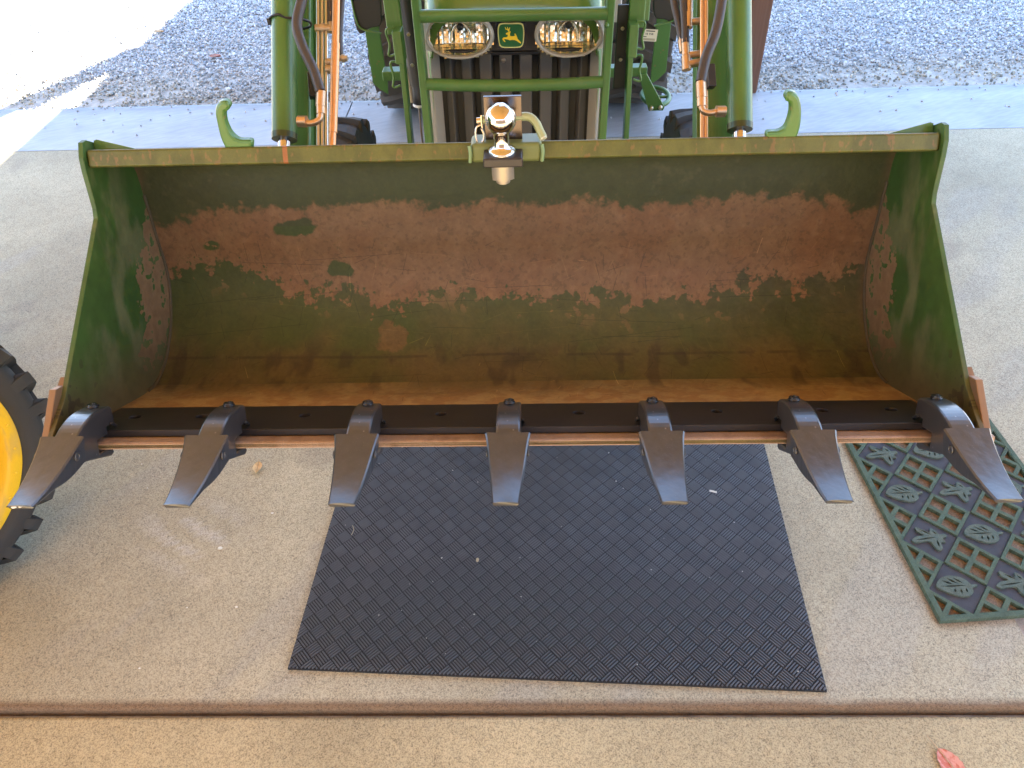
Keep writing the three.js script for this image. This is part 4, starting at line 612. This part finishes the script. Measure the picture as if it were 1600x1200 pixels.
// ------------------------------------------------------------------ leaf-pattern doormat
{
  const m = thing('doormat', 'green and black rubber doormat with leaf reliefs and lattice openings at the right', 'doormat', [0.957, 0, -0.965]);
  m.rotation.y = 0.0697;                     // local x along the near edge, -z away
  const WW = 0.460, DD = 0.765, B = 0.0135, DX = (WW - 2 * B) / 3, DY = (DD - 2 * B) / 5;
  const flock = tex(512, 512, (u, v, i, j) => { const f = fbm(u * 12, v * 12, 211, 4, 12, 12), g2 = vn(u * 150, v * 150, 212, 150, 150), h = hash(i, j, 213); const k = 0.62 + 0.5 * f + 0.35 * (h - 0.5) + 0.5 * (g2 - 0.5); return [0.115 * k, 0.150 * k, 0.105 * k]; });
  const gMat = new THREE.MeshPhysicalMaterial({ map: flock, roughness: 0.95, bumpMap: grainBump, bumpScale: 0.0015 });
  const lMat = new THREE.MeshPhysicalMaterial({ map: flock, roughness: 0.95, bumpMap: grainBump, bumpScale: 0.0015 }); lMat.color.setRGB(1, 0.95, 1);  gMat.color.setRGB(0.82, 0.88, 0.78);
  const pTex = tex(256, 256, (u, v, i, j) => { const h = hash(i, j, 221), f = fbm(u * 10, v * 10, 222, 3, 10, 10); const k = 0.7 + 0.5 * f + 0.4 * (h - 0.5); return [0.055 * k, 0.052 * k, 0.055 * k]; });
  const pMat = new THREE.MeshPhysicalMaterial({ map: pTex, roughness: 0.75 });
  const flat = (poly, y0, y1, bevel, holes = []) => ext(poly, y1 - y0, bevel, holes).rotateX(-Math.PI / 2).translate(0, (y0 + y1) / 2, 0); // poly in (x, y away)
  const uvScale = g => { const p = g.attributes.position, u = g.attributes.uv; for (let i = 0; i < p.count; i++) u.setXY(i, p.getX(i) * 6, p.getZ(i) * 6); return g; };
  const x0 = B, x1 = WW - B, y0 = B, y1 = DD - B;
  const clipP = (poly, a, b, c, d) => { for (const [ax, v, sg] of [[0, a, 1], [0, b, -1], [1, c, 1], [1, d, -1]]) { const o = []; for (let i = 0; i < poly.length; i++) { const P = poly[i], Q = poly[(i + 1) % poly.length], fp = (P[ax] - v) * sg, fq = (Q[ax] - v) * sg; if (fp >= 0) o.push(P); if (fp * fq < 0) { const t = fp / (fp - fq); o.push([mix(P[0], Q[0], t), mix(P[1], Q[1], t)]); } } poly = o; if (!poly.length) return poly; } return poly; };
  const area = p => { let s = 0; for (let i = 0; i < p.length; i++) { const q = p[(i + 1) % p.length]; s += p[i][0] * q[1] - q[0] * p[i][1]; } return Math.abs(s / 2); };
  part('border', uvScale(flat([[0, 0], [WW, 0], [WW, DD], [0, DD]], 0, 0.0135, 0.0012, [[[x0, y0], [x1, y0], [x1, y1], [x0, y1]]])), gMat, m);
  const hx = DX / 2, hy = DY / 2;
  const birch = smoothPts([[-0.042, 0.004], [-0.030, 0.020], [-0.012, 0.027], [0.008, 0.025], [0.022, 0.016], [0.029, 0.004], [0.038, 0.004], [0.040, 0.0], [0.028, -0.003], [0.024, -0.014], [0.010, -0.022], [-0.008, -0.020], [-0.026, -0.010]], 60, true);
  const maple = smoothPts([[-0.044, -0.004], [-0.030, 0.006], [-0.012, 0.009], [-0.022, 0.022], [-0.020, 0.032], [-0.006, 0.022], [0.004, 0.014], [0.012, 0.026], [0.020, 0.018], [0.024, 0.008], [0.036, 0.008], [0.038, 0.001], [0.026, -0.003], [0.028, -0.014], [0.018, -0.014], [0.014, -0.030], [0.004, -0.034], [-0.002, -0.022], [-0.004, -0.010], [-0.020, -0.008], [-0.036, -0.010]], 90, true);
  const slit = (x0s, y0s, x1s, y1s, w) => { const a = Math.atan2(y1s - y0s, x1s - x0s), w2 = w * 1.7, n = [-Math.sin(a) * w2, Math.cos(a) * w2]; return [[x0s, y0s], [(x0s + x1s) / 2 + n[0], (y0s + y1s) / 2 + n[1]], [x1s, y1s], [(x0s + x1s) / 2 - n[0], (y0s + y1s) / 2 - n[1]]]; };
  const birchS = [slit(-0.034, 0.004, 0.018, 0.0025, 0.0013), slit(-0.026, 0.017, -0.008, 0.007, 0.0014), slit(-0.014, 0.022, 0.003, 0.0075, 0.0014), slit(-0.001, 0.022, 0.013, 0.008, 0.0014), slit(-0.012, -0.012, -0.008, -0.003, 0.0013), slit(0.000, -0.016, 0.003, -0.004, 0.0013), slit(0.012, -0.014, 0.014, -0.004, 0.0013)];
  const mapleS = [slit(-0.036, -0.003, 0.014, 0.001, 0.0012), slit(-0.014, 0.024, 0.006, 0.008, 0.0013), slit(0.008, -0.026, 0.012, -0.006, 0.0013), slit(0.012, 0.018, 0.018, 0.008, 0.0011)];
  for (let i = 0; i <= 6; i++) for (let j = 0; j <= 10; j++) {
    if ((i + j) % 2) continue; const cx = x0 + i * hx, cy = y0 + j * hy;
    const dia = k => [[cx - hx * k, cy], [cx, cy - hy * k], [cx + hx * k, cy], [cx, cy + hy * k]];
    if (i % 2 === 0) {
      const o = clipP(dia(0.985), x0 - 0.001, x1 + 0.001, y0 - 0.001, y1 + 0.001), holes = [];
      for (const [a, b] of [[1, 0], [-1, 0], [0, 1], [0, -1]]) { const ox = cx + a * hx * 0.46, oy = cy + b * hy * 0.46, k = 0.345; const q = clipP([[ox - hx * k, oy], [ox, oy - hy * k], [ox + hx * k, oy], [ox, oy + hy * k]], x0 + 0.002, x1 - 0.002, y0 + 0.002, y1 - 0.002); if (q.length > 2 && area(q) > 6e-5) holes.push(q); }
      part('lattice', uvScale(flat(o, 0, 0.0125, 0.001, holes)), gMat, m);
    } else {
      part('panel', uvScale(flat(dia(1.005), 0.001, 0.0065, 0.0005)), pMat, m);
      const isB = ((j - 1) / 2 + (i - 1) / 2) % 2 === 0;
      const shp = isB ? birch : maple, sl = isB ? birchS : mapleS, k = isB ? 1.22 : 1.16;
      part('leaf_relief', uvScale(flat(shp.map(q => [cx + q[0] * k, cy + q[1] * k]), 0.006, 0.0130, 0.0006, sl.map(h2 => h2.map(q => [cx + q[0] * k, cy + q[1] * k])))), lMat, m);
    }
  }
}

// ------------------------------------------------------------------ fallen leaves and litter
function leaf(name, label, L, Wd, curl, m, p, ry, stem, group) {
  const nx = 10, ny = 14, pos = [], idx = [];
  for (let j = 0; j <= ny; j++) for (let i = 0; i <= nx; i++) { const t = j / ny, w = Wd / 2 * Math.pow(Math.sin(Math.PI * Math.pow(t, 0.8)), 0.85) * (1 + 0.06 * Math.sin(t * 40)), x = (i / nx * 2 - 1); pos.push(x * w, 0.002 + curl * (x * x) * Wd * 0.6 * (0.4 + t) + curl * 0.5 * L * (t - 0.5) * (t - 0.5), (t - 0.5) * L); if (i < nx && j < ny) { const a = j * (nx + 1) + i, b = a + nx + 1; idx.push(a, b, a + 1, b, b + 1, a + 1); } }
  const g = new THREE.BufferGeometry(); g.setAttribute('position', new THREE.Float32BufferAttribute(pos, 3)); g.setIndex(idx); g.computeVertexNormals();
  const u = []; for (let i = 0; i < pos.length; i += 3) u.push(pos[i] / Wd + 0.5, pos[i + 2] / L + 0.5); g.setAttribute('uv', new THREE.Float32BufferAttribute(u, 2));
  const o = thing(name, label, 'leaf', p, group); o.rotation.y = ry; part('blade', g, m, o);
  part('stem', tube([[0, 0.003 + curl * 0.12 * L, -L * 0.5 - stem], [0, 0.003 + curl * 0.1 * L, -L * 0.5], [0, 0.0035, 0], [0, 0.003 + curl * 0.08 * L, L * 0.45]], 0.0009, 30, 6), mat(0.5, 0.33, 0.16, 0.6), o);
}
const leafTex = (a, b, s) => tex(128, 256, (u, v) => { const f = fbm(u * 8, v * 10, s, 4), q = Math.abs(u - 0.5); const vein = ss(0.5, 0.9, Math.sin((v * 16 + q * 9) * 6.28)) * 0.25 + ss(0.03, 0.0, q) * 0.6; let c = mix3(a, b, ss(0.3, 0.7, f + (u - 0.5) * 0.5)); c = mix3(c, [0.75, 0.6, 0.42], vein * 0.5); return c; });
const leafM = t => new THREE.MeshPhysicalMaterial({ map: t, roughness: 0.6, side: THREE.DoubleSide });
leaf('fallen_leaf', 'dry yellow leaf on the concrete between two left teeth', 0.048, 0.028, 0.25, leafM(leafTex([0.72, 0.52, 0.24], [0.6, 0.38, 0.14], 231)), [-0.823, 0.001, -1.480], 0.1, 0.012);
leaf('fallen_leaf', 'red and pink fallen leaf with pale stem at the bottom edge', 0.085, 0.046, 0.2, leafM(leafTex([0.52, 0.12, 0.06], [0.66, 0.3, 0.22], 233)), [0.860, -0.011, -0.640], 0.42, 0.03);
leaf('fallen_leaf', 'small red leaf lying on the shaded gravel', 0.085, 0.06, 0.25, leafM(leafTex([0.36, 0.10, 0.06], [0.3, 0.12, 0.08], 235)), [-2.05, -0.012, -5.06], 1.3, 0.01);
leaf('fallen_leaf', 'tan leaf on the gravel beside the sunlit patch', 0.09, 0.05, 0.25, leafM(leafTex([0.5, 0.32, 0.15], [0.42, 0.26, 0.12], 237)), [-2.62, -0.012, -5.6], 1.2, 0.01);
{
  const pale = mat(0.72, 0.7, 0.6, 0.7), tan = mat(0.5, 0.4, 0.24, 0.8);
  single('paper_scrap', tube([[0, 0, 0], [0.009, 0.001, 0.003], [0.019, 0.001, 0.007]], 0.0032, 10, 8).scale(1, 0.6, 1), pale, 'small white scrap on the mat right of the middle teeth', 'scrap', [0.484, 0.0105, -1.372]);
  single('twig', tube([[0, 0, 0], [0.006, 0.001, 0.012], [0.005, 0.001, 0.025], [0.002, 0, 0.032]], 0.0009, 14, 6), mat(0.5, 0.45, 0.3, 0.8), 'thin curved straw on the left side of the rubber mat', 'straw', [-0.502, 0.0105, -1.262]);
  single('leaf_bit', new THREE.SphereGeometry(0.006, 8, 6).scale(0.7, 0.35, 1.2), tan, 'small tan leaf fragment near the middle of the rubber mat', 'debris', [-0.155, 0.0108, -1.148]);
  single('pebble', new THREE.IcosahedronGeometry(0.005, 1).scale(1.3, 0.6, 1), pale, 'tiny pale pebble on the concrete left of the rubber mat', 'pebble', [-0.850, 0.002, -1.197]);
  const d = [], d2 = []; for (let i = 0; i < 60; i++) { const a = rnd() * 1.18 + 0.02, b = rnd() * 0.7 + 0.02, c = Math.cos(-0.0463), s = Math.sin(-0.0463); const x = -0.586 + a * c - b * s, z = -0.854 - a * s - b * c; d.push(new THREE.IcosahedronGeometry(rr(0.0006, 0.0018), 0).scale(rr(0.8, 1.8), 0.6, rr(0.8, 1.8)).translate(x, 0.0095, z)); }
  for (let i = 0; i < 45; i++) d2.push(new THREE.IcosahedronGeometry(rr(0.0008, 0.0024), 0).scale(rr(0.8, 2), 0.5, rr(0.8, 1.6)).translate(rr(-1.2, 1.1), 0.0012, rr(-1.9, -0.8)));
  const o = single('litter', merge([...d, ...d2]), pale, 'pale crumbs scattered over the rubber mat and concrete', 'litter'); o.userData.kind = 'stuff';
}
renderer.render(scene, camera);
